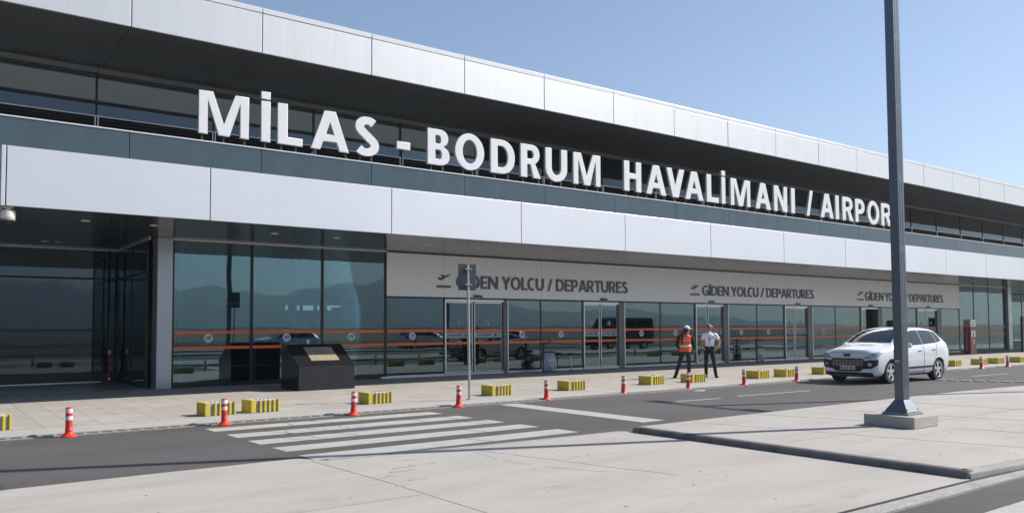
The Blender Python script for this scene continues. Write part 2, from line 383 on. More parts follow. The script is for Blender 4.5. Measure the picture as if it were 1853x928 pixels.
# painted markings on the road
def paint(name, pts, m, z=0.004): return structure(MB().sheet(pts, -0.003, z).build(name, m))
ys = ((13.95,13.50),(12.98,12.50),(12.05,11.58),(11.14,10.68),(10.24,9.75))
xs = ((3.97,8.33),(4.02,8.38),(4.05,8.43),(4.09,8.48),(4.12,8.55))
for i, ((a, b), (c, d)) in enumerate(zip(ys, xs)):
    paint('crosswalk_stripe', [(c+0.02,b),(d,b-0.0),(d-0.02,a),(c,a)], 'worn_paint_yellow' if i in (0,) else 'worn_paint')
mb = MB()
for k in range(16):                               # cracks wandering over the stripes
    i = random.randrange(5); a, b = ys[i]; x = random.uniform(4.3, 8.3); y = a; px, py = x, y
    while y > b:
        nx, ny = x+random.uniform(-.05,.09), y-random.uniform(.06,.14)
        seamw = random.uniform(0.003, 0.006)
        va, vb = Vector((x,y,0)), Vector((nx,max(ny,b),0)); dd = (vb-va).normalized(); ss = Vector((-dd.y,dd.x,0))*seamw
        mb.sheet([(q.x,q.y) for q in (va-ss, vb-ss, vb+ss, va+ss)], 0, 0.0065)
        x, y = nx, ny
structure(mb.build('paint_crack', 'crack_filler'))
paint('stop_line', [(10.28,10.02),(10.82,10.02),(10.72,14.25),(10.24,14.25)], 'worn_paint')
for a, b in ((13.75, 15.15), (15.9, 18.7), (28, 30.5), (33, 36)):
    paint('lane_dash', [(a,12.34),(b,12.22),(b,12.30),(a,12.42)], 'worn_paint', 0.0045)
paint('car_park_stripe', [(2.6,2.75),(10.4,2.75),(10.4,3.32),(2.6,3.32)], 'worn_paint', -0.006)
for k in range(1, 4):
    y0 = 2.75-k*1.0; paint('car_park_stripe', [(2.6,y0),(10.4,y0),(10.4,y0+.5),(2.6,y0+.5)], 'worn_paint', -0.006)
mb = MB()
p0, p1 = Vector((25.2,12.2,0)), Vector((26.3,9.25,0))
for k in range(9):
    a = p0.lerp(p1, k/9.0); b = p0.lerp(p1, (k+0.72)/9.0); s = Vector((0.14,0.05,0))
    mb.sheet([(q.x,q.y) for q in (a-s, b-s, b+s, a+s)][::1], -0.01, 0.028)
tag(mb.build('speed_hump', 'kerb_concrete', bevel=0.01, recalc=True), 'low segmented rumble strip across the road behind the parked white car', 'speed hump')
o = MB().sheet([(16.25,14.02),(16.5,13.94),(16.72,14.03),(16.6,14.10),(16.4,14.06)], 0.0, 0.012).build('litter', 'litter_white', off=(16.5,14.02,0), loc=(16.5,14.02,0))
tag(o, 'flattened scrap of white litter lying on the asphalt near the kerb', 'litter')

# wear on the concrete: hairline cracks, tyre marks, spots
rw = random.Random(21)
mb = MB()
def crack(p0, p1, w, z, wob):
    a = Vector((*p0, 0)); b = Vector((*p1, 0)); n = 26; s = (b-a).normalized(); s = Vector((-s.y, s.x, 0)); off = 0; q0 = a
    for i in range(1, n+1):
        off += rw.uniform(-wob, wob); q = a.lerp(b, i/n)+s*off
        d = (q-q0).normalized(); t = Vector((-d.y, d.x, 0))*w*rw.uniform(.4, 1)/2
        mb.sheet([(v.x, v.y) for v in (q0-t, q-t, q+t, q0+t)], z-.006, z); q0 = q
crack((6.2, 9.1), (6.9, 6.2), .003, .0082, .012); crack((10.4, 9.0), (11.5, 4.3), .003, .0902, .012); crack((14.0, 9.0), (14.9, 5.0), .003, .0902, .015)
structure(mb.build('hairline_crack', 'crack_filler'))
mb = MB()
for k in range(40):
    x = rw.uniform(0.5, 9.0); y = rw.uniform(4.2, 9.2); z = .0088
    if k > 24: x = rw.uniform(9.5, 18); y = rw.uniform(4.3, 9.0); z = .0908
    r = rw.choice((.008, .010, .012, .016)); n = 9
    mb.sheet([(x+r*rw.uniform(.6,1.2)*math.cos(6.283*i/n), y+r*rw.uniform(.6,1.2)*math.sin(6.283*i/n)) for i in range(n)], z-.006, z)
structure(mb.build('oil_spot', 'oil_spot'))
mb = MB()
def arc_mark(cx, cy, r, a0, a1, w, z=.0078):
    n = 24
    for i in range(n):
        if rw.random() < .06: continue
        t0, t1 = R(a0+(a1-a0)*i/n), R(a0+(a1-a0)*(i+1)/n); ww = w*rw.uniform(.5, 1)
        mb.sheet([(cx+q*math.cos(t), cy+q*math.sin(t)) for q, t in ((r,t0),(r+ww,t0),(r+ww,t1),(r,t1))], z-.006, z)
arc_mark(8.6, 8.3, 2.6, 160, 215, .014)
structure(mb.build('tyre_mark', 'tyre_mark'))
# more islands and kerbs of the car park, seen in the glass
for y0, y1, x0, x1 in ((-7.5,-5.6,-20,70),(-16,-13.5,-35,90),(-25,-22.5,-40,100)):
    structure(MB().sheet([(x0,y0),(x1,y0),(x1,y1),(x0,y1)], -.2, .10).build('car_park_island', 'concrete'))

# far land seen in the glass: hills all round
mb = MB(); n = 260
rows = []
def hill_deg(t):                                  # height above the horizon in degrees by compass direction
    g = lambda c, w, h: h*math.exp(-((t-c)/w)**2)
    return .16+.3/(1+math.exp((t-310)/4))+g(299,7,3.0)+g(287,7,1.7)+g(274,10,2.3)+g(255,14,1.8)+g(225,20,2.5)+g(185,30,2.2)+g(140,25,1.6)+g(315,9,1.0)+(.12*math.sin(t*1.1)+.10*math.sin(t*2.7+1)+.06*math.sin(t*6.1))*(1 if t < 315 else .4)
for j, (rad, hk) in enumerate(((1500,0),(1900,.42),(2400,.86),(2900,1.0),(3300,.2))):
    row = []
    for i in range(n+1):
        t = 95+300*i/n
        h = math.tan(R(max(.15,hill_deg(t+(j-3)*.8))))*2900
        row.append((rad*math.cos(R(t)), rad*math.sin(R(t)), h*hk*(1+.05*math.sin(t*3.3+j*2))-4))
    rows.append(row)
vs = [p for r in rows for p in r]; m_ = n+1
mb.add(vs, [(j*m_+i, j*m_+i+1, (j+1)*m_+i+1, (j+1)*m_+i) for j in range(4) for i in range(n)])
structure(mb.build('hills', 'hill', smooth=True, recalc=True))

# ------------------------------------------------------------------ terminal building
YF, YC, YU, YG = 23.6, 19.15, 20.0, 23.8         # glass line, canopy edge, roof edge, clerestory line
ZS, ZC, ZD = 4.19, 5.42, 2.70                    # soffit, canopy top, door head
XL, XR = -60.0, 118.0
OB = (32.0, YF, 0.0)
bld = thing('terminal_building', 'long low airport terminal with white canopy, glass front and overhanging roof', 'building', OB)
def P(mbx, name, m, par=None, **k): 
    o = mbx.build(name, m, bld if par is None else par, off=OB, **k)
    return o
# upper roof edge: panels 3.07 m wide with open joints
U0, UW = 3.93, 3.07
mb = MB(); k0 = -20; k1 = int((XR-U0)/UW)
for k in range(k0, k1):
    a = U0+k*UW; j = 0.012
    mb.box(a+j, a+UW-j, YU+random.uniform(0,.006), YU+0.06, 8.67, 9.685)
P(mb, 'roof_fascia', 'fascia_silver', bevel=0.006)
mb = MB()
for k in range(k0, k1):
    a = U0+k*UW; mb.box(a+.010, a+UW-.010, YU-0.004, YU+0.5, 9.70, 9.835)
P(mb, 'roof_coping', 'coping_silver', bevel=0.008)
P(MB().box(XL, XR, YU+0.07, YU+0.2, 8.69, 9.80), 'fascia_backing', 'mullion_dark')
# dark soffit of boards with joints in both directions
mb = MB(); yb = [20.06, 20.75, 21.45, 22.15, 22.85, 23.66]
for k in range(k0, k1):
    a = U0+k*UW
    for b0, b1 in zip(yb, yb[1:]): mb.box(a+.006, a+UW-.006, b0+.004, b1-.004, 8.665, 8.74)
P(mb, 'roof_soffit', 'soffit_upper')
P(MB().box(XL, XR, 20.2, 23.9, 8.75, 8.80), 'soffit_backing', 'soffit_seam')
mb = MB()
for k in range(k0, k1):
    a = U0+k*UW-.08; mb.box(a+.008, a+UW-.008, 23.66, 23.90, 8.53, 8.66)
P(mb, 'soffit_beam', 'beam_grey')
# clerestory
mb = MB()
for k in range(k0, k1+1):
    a = U0+k*UW-.08; mb.box(a-.022, a+.022, YG-0.01, YG+0.10, 7.385, 8.53)
mb.box(XL, XR, YG-.005, YG+.1, 8.505, 8.53)
P(mb, 'clerestory_mullion', 'mullion_dark')
for k in range(k0, 30):
    a = U0+k*UW-.08
    P(MB().box(a+.024, a+UW-.024, YG+.02, YG+.034, 7.40, 8.503), 'clerestory_window', 'clerestory_glass')
P(MB().box(XL, XR, YG+.5, YG+.56, 7.2, 8.6), 'clerestory_blind', 'blind_grey')
mb = MB()
for i in range(13):
    z = 6.25+i*0.085; mb.add([(XL,YG-.02,z),(XR,YG-.02,z),(XR,YG+.06,z+.075),(XL,YG+.06,z+.075),(XL,YG-.02,z+.012),(XR,YG-.02,z+.012),(XR,YG+.06,z+.087),(XL,YG+.06,z+.087)],
        [(0,3,2,1),(4,5,6,7),(0,1,5,4),(1,2,6,5),(2,3,7,6),(3,0,4,7)])
mb.box(XL, XR, YG+.07, YG+.09, 6.2, 7.38)
P(mb, 'louvre', 'louvre_dark')
mb = MB(); mb.box(XL, XR, YG-.04, YG+.06, 7.365, 7.392)
for k in range(k0, k1+1):
    a = U0+k*UW-.08; mb.box(a-.05, a-.022, YG-.04, YG+.05, 6.2, 7.364); mb.box(a+.022, a+.05, YG-.04, YG+.05, 6.2, 7.364)
P(mb, 'louvre_frame', 'alu')
# blue-grey spandrel under the letters, and its pale ledge
mb = MB()
for k in range(k0, k1):
    a = U0+k*UW; mb.box(a+.008, a+UW-.008, YU, YU+.05, 4.25, 6.205)
P(mb, 'spandrel_panel', 'spandrel_blue')
P(MB().box(XL, XR, YU+.06, YU+.1, 4.3, 6.20), 'spandrel_backing', 'louvre_dark')
mb = MB(); mb.box(XL, XR, YU-.015, YU+.10, 6.208, 6.236)
P(mb, 'ledge', 'alu_pale')
P(MB().box(XL, XR, YU+.11, YG+.1, 6.15, 6.20), 'setback_roof', 'roof_grey')
# canopy
CJ = [1.47, 5.51, 10.24, 14.60, 18.93, 23.26, 27.68, 32.06, 36.5, 40.98, 45.4, 49.8, 54.2, 58.6]
while CJ[-1] < XR: CJ.append(CJ[-1]+4.4)
mb = MB()
for a, b in zip(CJ, CJ[1:]): mb.box(a+.011, b-.011, YC, YC+.06, ZS, ZC)
mb.box(1.385, 1.46, YC+.004, YC+.9, ZS, ZC)
P(mb, 'canopy_fascia', 'canopy_white', bevel=0.006)
P(MB().box(1.46, XR, YC+.062, YC+.12, ZS+.02, ZC-.02), 'canopy_backing', 'mullion_dark')
P(MB().box(1.46, XR, YC+.13, YU-.01, ZC-.08, ZC-.03), 'canopy_roof', 'roof_grey')
yb = [19.22, 19.75, 20.35, 20.95, 21.55, 22.15, 22.75, 23.35, 23.95, 24.8, 25.65, 26.5, 27.35, 28.3]
mb = MB()
xs_ = [-60, -46, -32, -22, -16, -10, -4, 1.47]+CJ[1:]
for a, b in zip(xs_, xs_[1:]):
    for c, d in zip(yb, yb[1:]):
        if a < 1.4 and c < 20.3: continue
        if c > 23.6 and 5.3 < a < 58: continue
        mb.box(a+.003, b-.003, c+.004, d-.004, ZS+.004, ZS+.06)
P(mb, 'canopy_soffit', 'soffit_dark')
mb = MB(); mb.box(1.47, XR, YC+.15, 23.7, ZS+.065, ZS+.10); mb.box(XL, 5.3, 20.4, 28.3, ZS+.065, ZS+.099); mb.box(59, XR, 23.71, 28.3, ZS+.065, ZS+.10)
P(mb, 'canopy_ceiling_back', 'soffit_seam')
for x, y in [(3.19,20.88),(4.68,20.88),(3.0,26.3),(3.33,26.3),(7.69,20.9),(9.48,20.95),(12.5,21.08),(14.3,21.1),(18.57,21.08),(21.87,21.08),(26.2,21.08),(30.6,21.08),(35,21.08),(39.4,21.08),(43.8,21.08),(48.2,21.08)]:
    d = P(MB().lathe([(.095,ZS-.006),(.10,ZS+.0),(.10,ZS+.02)], (x,y,0), 18), 'downlight', 'alu_pale')
    P(MB().lathe([(.062,ZS-.009),(.066,ZS-.007)], (x,y,0), 16), 'lens', 'interior_pale', par=d).matrix_parent_inverse = Matrix()
# ------- ground floor front
def child(o, c): c.parent = o; return c
def stripe(x0, x1, y, par):
    for z in (1.58, 1.147):
        P(MB().box(x0, x1, y-.004, y-.001, z-.040, z+.040), 'orange_stripe', 'stripe_orange', par=par)
def emblem(cx, y, par, cz=1.415, r=.125):
    s = P(MB().disc(cx, cz, r, y-.004, y-.001), 'round_sticker', 'sticker_white', par=par)
    # three leaning bars, the middle one short
    mb = MB()
    for dx, z0, z1 in ((-.045,-.06,.06),(0,-.005,.06),(.045,-.06,.06)):
        mb.add([(cx+dx+z0*.3-.014,y-.007,cz+z0),(cx+dx+z0*.3+.014,y-.007,cz+z0),(cx+dx+z1*.3+.014,y-.007,cz+z1),(cx+dx+z1*.3-.014,y-.007,cz+z1),
                (cx+dx+z0*.3-.014,y-.005,cz+z0),(cx+dx+z0*.3+.014,y-.005,cz+z0),(cx+dx+z1*.3+.014,y-.005,cz+z1),(cx+dx+z1*.3-.014,y-.005,cz+z1)],
               [(0,1,2,3),(7,6,5,4),(0,4,5,1),(1,5,6,2),(2,6,7,3),(3,7,4,0)])
    P(mb, 'sticker_mark', 'sticker_ink', par=par)
def window(x0, x1, z0, z1, y=YF, sticker=None, stripes=True, m='facade_glass'):
    w = P(MB().box(x0, x1, y, y+.014, z0, z1), 'window', m)
    if stripes: stripe(x0+.01, x1-.01, y, w)
    if sticker is not None: emblem(sticker, y, w)
    return w
# left bay, tall panes
mu = MB()
LB = [5.80, 8.01, 10.21, 12.39]
for i in range(3):
    window(LB[i]+.035, LB[i+1]-.035, .17, ZS-.03, sticker=(6.78, 9.08, 11.19)[i])
for x in LB: mu.box(x-.04, x+.04, YF-.02, YF+.12, .05, ZS)
RB = [52.0, 53.96, 56.05, 58.5]
for i in range(3): window(RB[i]+.035, RB[i+1]-.035, .17, ZS-.03)
for x in RB: mu.box(x-.04, x+.04, YF-.02, YF+.12, .05, ZS)
P(mu, 'mullion', 'mullion_dark')
for q in ((5.76, 12.43, YF-.05, YF+.10, ZS-.035, ZS), (51.97, 58.55, YF-.05, YF+.1, ZS-.035, ZS), (XL, 5.2, 28.0, 28.1, ZS-.04, ZS), (5.19, 5.24, 23.7, 27.995, ZS-.04, ZS)): P(MB().box(*q), 'soffit_trim', 'alu_pale')
for a, b in ((5.76, 12.43), (51.97, 58.55)): P(MB().box(a, b, YF-.03, YF+.12, .05, .165), 'sill', 'mullion_dark')
mb = MB(); mb.box(12.2, 14.6, YF-.10, YF-.032, .05, .11)
P(mb, 'base_trim', 'alu_pale')
for x0, x1 in ((5.36, 5.755), (58.58, 59.1)):
    P(MB().box(x0, x1, 23.42, 24.0, .05, ZS+.003), 'column', 'column_cladding', bevel=0.01)
# portal: white wall above the doors, panel joints every 4.4 m
PJ = [12.42, 14.59, 18.89, 23.19, 27.52, 31.90, 36.33, 40.78, 45.2, 49.7, 51.97]
mb = MB()
for a, b in zip(PJ, PJ[1:]): mb.box(a+.005, b-.005, YF-.05, YF+.02, ZD+.03, ZS-.035)
P(mb, 'portal_wall', 'portal_white', bevel=0.003)
mb = MB(); mb.box(12.42, 51.97, YF-.03, YF+.1, ZS-.03, ZS); mb.box(12.42, 51.97, YF+.03, YF+.2, ZD+.03, ZS-.03)
P(mb, 'portal_backing', 'soffit_seam')
mb = MB(); mb.box(12.42, 51.97, YF-.035, YF+.1, ZD-.03, ZD+.028)
P(mb, 'door_header', 'mullion_dark')
def door(x0, x1, xj, centre, open_=False):
    """sliding door between x0 and x1, dark jamb from x1 to xj, meeting stile at centre"""
    y = YF+.02
    d = P(MB().box(x1+.0, xj-.03, YF-.06, YF+.25, .05, ZD-.032), 'door', 'jamb_grey', bevel=0.004)
    mb = MB(); mb.box(x0-.02, x0+.03, YF-.07, YF+.2, .05, ZD-.032); mb.box(x0+.032, x1-.002, YF-.06, YF+.2, ZD-.11, ZD-.034); mb.box(xj-.028, xj+.012, YF-.07, YF+.1, .05, ZD-.032)
    mb.box(x0+.032, x1-.002, YF-.06, YF+.2, .05, .135)
    P(mb, 'door_frame', 'alu', par=d)
    s = .055
    lv = [(x0+.06, centre-s-.01), (centre+s+.01, x1-.05)]
    if open_: lv = [(x0+.06, x0+.5)]
    for a, b in lv:
        mb = MB(); mb.box(a-.03, a+.0, y-.01, y+.03, .15, ZD-.115); mb.box(b, b+.03, y-.01, y+.03, .15, ZD-.115); mb.box(a, b, y-.01, y+.03, .15, .19); mb.box(a, b, y-.01, y+.03, ZD-.16, ZD-.116)
        P(mb, 'leaf_frame', 'alu', par=d)
        P(MB().box(a, b, y, y+.014, .19, ZD-.16), 'door_glass', 'facade_glass', par=d)
        for z in (1.58, 1.147): P(MB().box(a, b, y-.004, y-.001, z-.040, z+.040), 'orange_stripe', 'stripe_orange', par=d)
        P(MB().box(a, b, y-.0035, y-.001, 1.325, 1.525), 'film_band', 'sticker_film', par=d)
        wl = b-a
        if wl > .6:
            t = text_mesh('mondial', .085, wl*.50, .0015, .012)
            o = link_mesh(t, 'lettering', 'sticker_ink', d, (a+wl*.10-OB[0], y-.004-OB[1], 1.395))
            mb = MB(); n = 20; cx, cz, ro, ri = a+wl*.78, 1.428, .068, .042
            for i in range(n):
                t0, t1 = 6.2832*i/n, 6.2832*(i+1)/n
                q = [(cx+r*math.cos(t), cz+r*math.sin(t)) for r, t in ((ri,t0),(ro,t0),(ro,t1),(ri,t1))]
                mb.prism(q, y-.006, y-.0036)
            mb.box(cx-.04, cx+.01, y-.006, y-.0036, cz-.02, cz+.02)
            P(mb, 'round_logo', 'sticker_ink', par=d)
        if wl > .5:
            cx = a+wl*.5; cz = 1.835
            P(MB().disc(cx, cz, .095, y-.0036, y-.001), 'sign_rim', 'sticker_white', par=d)
            P(MB().disc(cx, cz, .083, y-.006, y-.0037), 'round_sign', 'sticker_blue', par=d)
            P(MB().prism([(cx-.016,cz-.055),(cx+.016,cz-.055),(cx+.016,cz+.005),(cx+.042,cz+.005),(cx,cz+.06),(cx-.042,cz+.005),(cx-.016,cz+.005)], y-.008, y-.0062), 'arrow', 'sticker_white', par=d)
    cx = (x0+x1)/2+.1
    P(MB().box(cx-.17, cx+.17, YF-.12, YF-.052, ZD+.045, ZD+.115), 'door_sensor', 'black_plastic', par=d, bevel=.01)
    return d
door(14.66, 17.12, 17.32, 15.86)
door(20.99, 22.86, 23.19, 21.9)
door(27.53, 29.38, 29.73, 28.36)
door(34.02, 35.88, 36.30, 34.85)
door(40.82, 42.45, 42.96, 41.6, True)
door(46.80, 49.10, 49.66, 47.9)
mu = MB()
def panes(xs, stick):
    for i in range(len(xs)-1):
        window(xs[i]+.02, xs[i+1]-.02, .13, ZD-.03, sticker=stick[i])
    for x in xs[1:-1]: mu.box(x-.025, x+.025, YF-.015, YF+.1, .12, ZD-.03)
panes([12.43, 14.64], [13.4]); panes([17.34, 18.87, 20.96], [18.0, 19.87]); panes([23.21, 25.32, 27.50], [24.2, 26.25])
panes([29.75, 31.87, 33.99], [30.7, 32.75]); panes([36.32, 38.4, 40.79], [37.3, None]); panes([42.98, 44.9, 46.77], [43.9, None]); panes([49.68, 51.95], [None])
P(mu, 'pane_joint', 'mullion_dark')
for a, b in ((12.43,14.63),(17.34,20.96),(23.21,27.5),(29.75,33.99),(36.32,40.79),(42.98,46.77),(49.68,51.97)): P(MB().box(a, b, YF-.03, YF+.1, .05, .125), 'threshold', 'alu')
# recesses left and right of the front
mu = MB()
for x in (-56, -52.6, -49.2, -45.8, -42.4, -39, -35.6, -32.2, -28.8, -25.4, -22, -18.6, -15.2, -12, -8.6, -5.2, -1.8, 1.6):
    window(x+.04, x+3.36, .34, 3.24, 28.1, stripes=False, m='recess_glass'); window(x+.04, x+3.36, 3.30, ZS-.05, 28.1, stripes=False, m='recess_glass')
    mu.box(x-.04, x+.04, 28.06, 28.2, .05, ZS)
window(5.0+.02, 5.16, .34, ZS-.05, 28.1, stripes=False, m='recess_glass')
mu.box(XL, 5.2, 28.06, 28.2, 3.24, 3.30); mu.box(XL, 5.2, 28.07, 28.2, 1.64, 1.68)
P(mu, 'recess_mullion', 'mullion_dark'); P(MB().box(XL, 5.18, 28.0, 28.2, .05, .335), 'recess_base', 'mullion_dark')
P(MB().box(XL, 5.18, 27.9, 27.995, .05, .075), 'recess_threshold', 'alu')
def side_window(x, y0, y1, z0, z1): return P(MB().box(x, x+.014, y0, y1, z0, z1), 'side_window', 'facade_glass')
mu = MB()
for y0, y1 in ((24.02, 25.9), (25.95, 28.0)):
    side_window(5.22, y0+.03, y1-.03, .15, 3.24); side_window(5.22, y0+.03, y1-.03, 3.3, ZS-.05)
    side_window(59.12, y0+.03, y1-.03, .15, 3.24); side_window(59.12, y0+.03, y1-.03, 3.3, ZS-.05)
for X0 in (5.2, 59.10):
    mu = MB()
    for y in (24.02, 25.92, 28.0): mu.box(X0, X0+.06, y-.025, y+.025, .05, ZS-.05)
    mu.box(X0-.003, X0+.063, 24.0, 28.0, 3.245, 3.295); mu.box(X0-.003, X0+.063, 24.0, 28.0, .05, .145)
    P(mu, 'side_mullion', 'mullion_dark')
mu = MB()
for i in range(12):
    x = 59.2+i*3.4
    window(x+.04, x+3.36, .1, 2.9, 28.1, stripes=False); window(x+.04, x+3.36, 2.95, ZS-.05, 28.1, stripes=False)
    mu.box(x-.03, x+.03, 28.06, 28.2, .05, ZS)
mu.box(59.2, 100, 28.07, 28.2, 2.9, 2.95)
P(mu, 'far_mullion', 'alu')
# body of the hall
mb = MB(); mb.box(XL, XR, 23.95, 58, 9.3, 9.66); mb.box(XL-.3, XL-.02, 20.3, 58, .0, 9.6); mb.box(XR+.02, XR+.3, 20.3, 58, 0, 9.6)
mb.box(XL, XR, 58.02, 58.3, 0, 3.1); mb.box(XL, XR, 58.02, 58.3, 3.6, 9.6)
for a, b in ((XL,22.2),(22.5,23.0),(23.4,23.55),(24.5,24.7),(25.3,25.5),(26.75,60),(61,63),(64.5,XR)): mb.box(a, b, 58.02, 58.3, 3.102, 3.598)
P(mb, 'hall_shell', 'roof_grey')
P(MB().box(XL, XR, 23.62, 58, -.1, .052), 'hall_floor', 'interior_floor')
mb = MB(); mb.box(5.3, 59, 23.75, 33, ZS+.10, ZS+.3); mb.box(XL, XR, 28.3, 33, ZS+.301, ZS+.45); mb.box(XL, XR, 32.8, 33, ZS+.46, 9.3)
P(mb, 'entrance_ceiling', 'interior_dark')
mb = MB()
for x in (6.5, 8.75, 10.1, 13.2, 16.6, 19.5, 22.5, 26.4, 30, 33, 38, 44, 50, 55): mb.box(x, x+.09, 25.6, 25.72, .055, ZS+.09)
mb.box(6.5, 58, 25.62, 25.70, 2.45, 2.53); mb.box(6.5, 58, 25.62, 25.70, .5, .55)
P(mb, 'vestibule_frame', 'interior_pale')
mb = MB()
for x in range(-14, 116, 9): P(MB().lathe([(.35,.055),(.35,9.2)], (x+3, 47.5, 0), 20), 'hall_column', 'interior_wall')
mb = MB()
for x0, x1, y, h in ((7,9.5,40,2.4),(11,14,44,2.9),(16,18,38,2.2),(21,27,46,3),(29,31,37,2.4),(34,40,42,2.7),(44,46,38,2.3),(50,56,41,2.8),(-9,-5,38,2.5),(-2,1,36,2.2)): P(MB().box(x0, x1, y, y+1.2, .055, h), 'check_in_booth', 'interior_wall')
mb = MB()
for x in (12.6, 15.2, 17.9, 24.6, 32.2):
    mb = MB(); mb.box(x, x+.5, 26.4, 26.6, .055, .9); mb.box(x-.3, x+.8, 26.35, 26.65, .9, .97)
    P(mb, 'queue_barrier', 'interior_dark')

# ------------------------------------------------------------------ roof letters, each standing on its own posts
def glyph(ch, w, s=.25, h=.185):
    """list of closed outlines (first is outer) in letter units: height 1, width w"""
    def arc(cx, cy, rx, ry, a0, a1, n=18, e=1.0):
        out = []
        for i in range(n+1):
            t = R(a0+(a1-a0)*i/n); c, q = math.cos(t), math.sin(t)
            out.append((cx+rx*math.copysign(abs(c)**e, c), cy+ry*math.copysign(abs(q)**e, q)))
        return out
    rect = lambda x0, x1, y0, y1: [(x0,y0),(x1,y0),(x1,y1),(x0,y1)]
    if ch == 'I': return [rect(0, w, 0, 1)]
    if ch == 'İ': return [rect(0, w, 0, .985), rect(0, w, 1.03, 1.03+h)]
    if ch == '-': return [rect(0, w, 0, .21)]
    if ch == 'L': return [[(0,0),(w,0),(w,h),(s,h),(s,1),(0,1)]]
    if ch == 'E': return [[(0,0),(w,0),(w,h),(s,h),(s,.5-h/2),(w*.9,.5-h/2),(w*.9,.5+h/2),(s,.5+h/2),(s,1-h),(w,1-h),(w,1),(0,1)]]
    if ch == 'T': return [[(w/2-s/2,0),(w/2+s/2,0),(w/2+s/2,1-h),(w,1-h),(w,1),(0,1),(0,1-h),(w/2-s/2,1-h)]]
    if ch == 'H': return [[(0,0),(s,0),(s,.515-h/2),(w-s,.515-h/2),(w-s,0),(w,0),(w,1),(w-s,1),(w-s,.515+h/2),(s,.515+h/2),(s,1),(0,1)]]
    if ch == 'N':
        k = s*.9; d = s*1.1
        return [[(0,0),(k,0),(k,.66),(w-d,0),(w,0),(w,1),(w-k,1),(w-k,.36),(d,1),(0,1)]]
    if ch == 'M': return [[(0,0),(s*.82,0),(s*.82,.80),(w/2-s*.5,0),(w/2+s*.5,0),(w-s*.82,.80),(w-s*.82,0),(w,0),(w,1),(w-s*1.28,1),(w/2,.26),(s*1.28,1),(0,1)]]
    if ch == '/': return [[(0,-.02),(s*.8,-.02),(w,1.02),(w-s*.8,1.02)]]
    if ch == 'A':
        a = w/2-s*.6; f = lambda z, o=0: o+a*z; l = s*1.02
        za = (w-2*l)/(2*a)
        return [[(0,0),(l,0),(f(.22,l),.22),(w-f(.22,l),.22),(w-l,0),(w,0),(w-a,1),(a,1)], [(f(.22+h,l),.22+h),(w/2,za),(w-f(.22+h,l),.22+h)]]
    if ch in 'VY':
        a = w/2-s*.6; l = s*1.02; za = 1-(w-2*l)/(2*a)
        if ch == 'V': return [[(a,0),(w-a,0),(w,1),(w-l,1),(w/2,za),(l,1),(0,1)]]
        return [[(w/2-s/2,0),(w/2+s/2,0),(w/2+s/2,.42),(w,1),(w-s*1.15,1),(w/2,.60),(s*1.15,1),(0,1),(w/2-s/2,.42)]]
    if ch == 'O': return [arc(w/2, .5, w/2, .525, 0, 350, 36), arc(w/2, .5, w/2-s*1.02, .525-h, 0, 350, 36)]
    if ch in 'CG':
        o = arc(w*.56, .5, w*.56, .525, 52, 308, 30); i = arc(w*.56, .5, w*.56-s*1.05, .525-h, 305, 55, 26)
        if ch == 'C': return [o+i]
        return [arc(w*.56, .5, w*.56, .525, 55, 290, 30)+[(w,.06),(w,.54),(w*.55,.54),(w*.55,.54-h*.95),(w-s,.54-h*.95),(w-s,.155)]+arc(w*.56, .5, w*.56-s*1.05, .525-h, 285, 58, 26)]
    if ch == 'D': return [[(0,0)]+arc(w*.42, .5, w*.58, .5, -90, 90, 24, .9)+[(0,1)], [(s,h)]+arc(w*.42, .5, w*.58-s*1.02, .5-h, -90, 90, 20, .9)+[(s,1-h)]]
    if ch == 'B': return [[(0,0)]+arc(w*.55, .265, w*.45, .265, -90, 70, 16, .9)+arc(w*.52, .755, w*.42, .245, -62, 90, 16, .9)+[(0,1)],
                          [(s,.17)]+arc(w*.55, .30, w*.45-.26, .13, -90, 90, 10)+[(s,.43)], [(s,.60)]+arc(w*.52, .715, w*.42-.24, .115, -90, 90, 10)+[(s,.83)]]
    if ch == 'P': return [[(0,0),(s,0),(s,.36)]+arc(w*.5, .68, w*.5, .32, -90, 90, 18, .9)+[(0,1)], [(s,.36+h)]+arc(w*.5, .68, w*.5-s*1.02, .32-h, -90, 90, 10)+[(s,1-h)]]
    if ch == 'R': return [[(0,0),(s,0),(s,.40),(s+.12*s/.25,.40),(w-s*1.12,0),(w,0),(w*.72,.43)]+arc(w*.52, .71, w*.42, .29, -48, 90, 16, .9)+[(0,1)],
                          [(s,.40+h*.9)]+arc(w*.52, .70, w*.42-s*.94, .30-h*.95, -90, 90, 10)+[(s,1-h)]]
    if ch == 'U': return [arc(w/2, .40, w/2, .42, 180, 360, 26)+[(w,1),(w-s,1)]+arc(w/2, .42, w/2-s, .42-h, 360, 180, 22)+[(s,1),(0,1)]]
def ess(w, s=.25, h=.185):
    """left and right edges of the S stroke, bottom to top"""
    k0 = s*.46; m = h/2
    ul = lambda a: Vector((w*.52+(w*.48-k0)*math.cos(R(a)), .75+(.262-m)*math.sin(R(a))))
    ll = lambda a: Vector((w*.48+(w*.52-k0)*math.cos(R(a)), .265+(.277-m)*math.sin(R(a))))
    c = [ll(-148+183*i/22) for i in range(23)]; u = [ul(218-183*i/22) for i in range(23)]
    a, b = c[-1], u[0]
    c += [a.lerp(b, i/8) for i in range(1, 8)]+u
    for _ in range(3): c = [c[0]]+[(c[i-1]+c[i]*2+c[i+1])/4 for i in range(1, len(c)-1)]+[c[-1]]
    L_, R_ = [], []
    for i, p in enumerate(c):
        d = (c[min(i+1,len(c)-1)]-c[max(i-1,0)]).normalized(); nn = Vector((-d.y, d.x))
        k = m+(k0-m)*min(1, abs(d.y)*1.15)+.004
        L_.append(tuple(p+nn*k)); R_.append(tuple(p-nn*k))
    return L_, R_
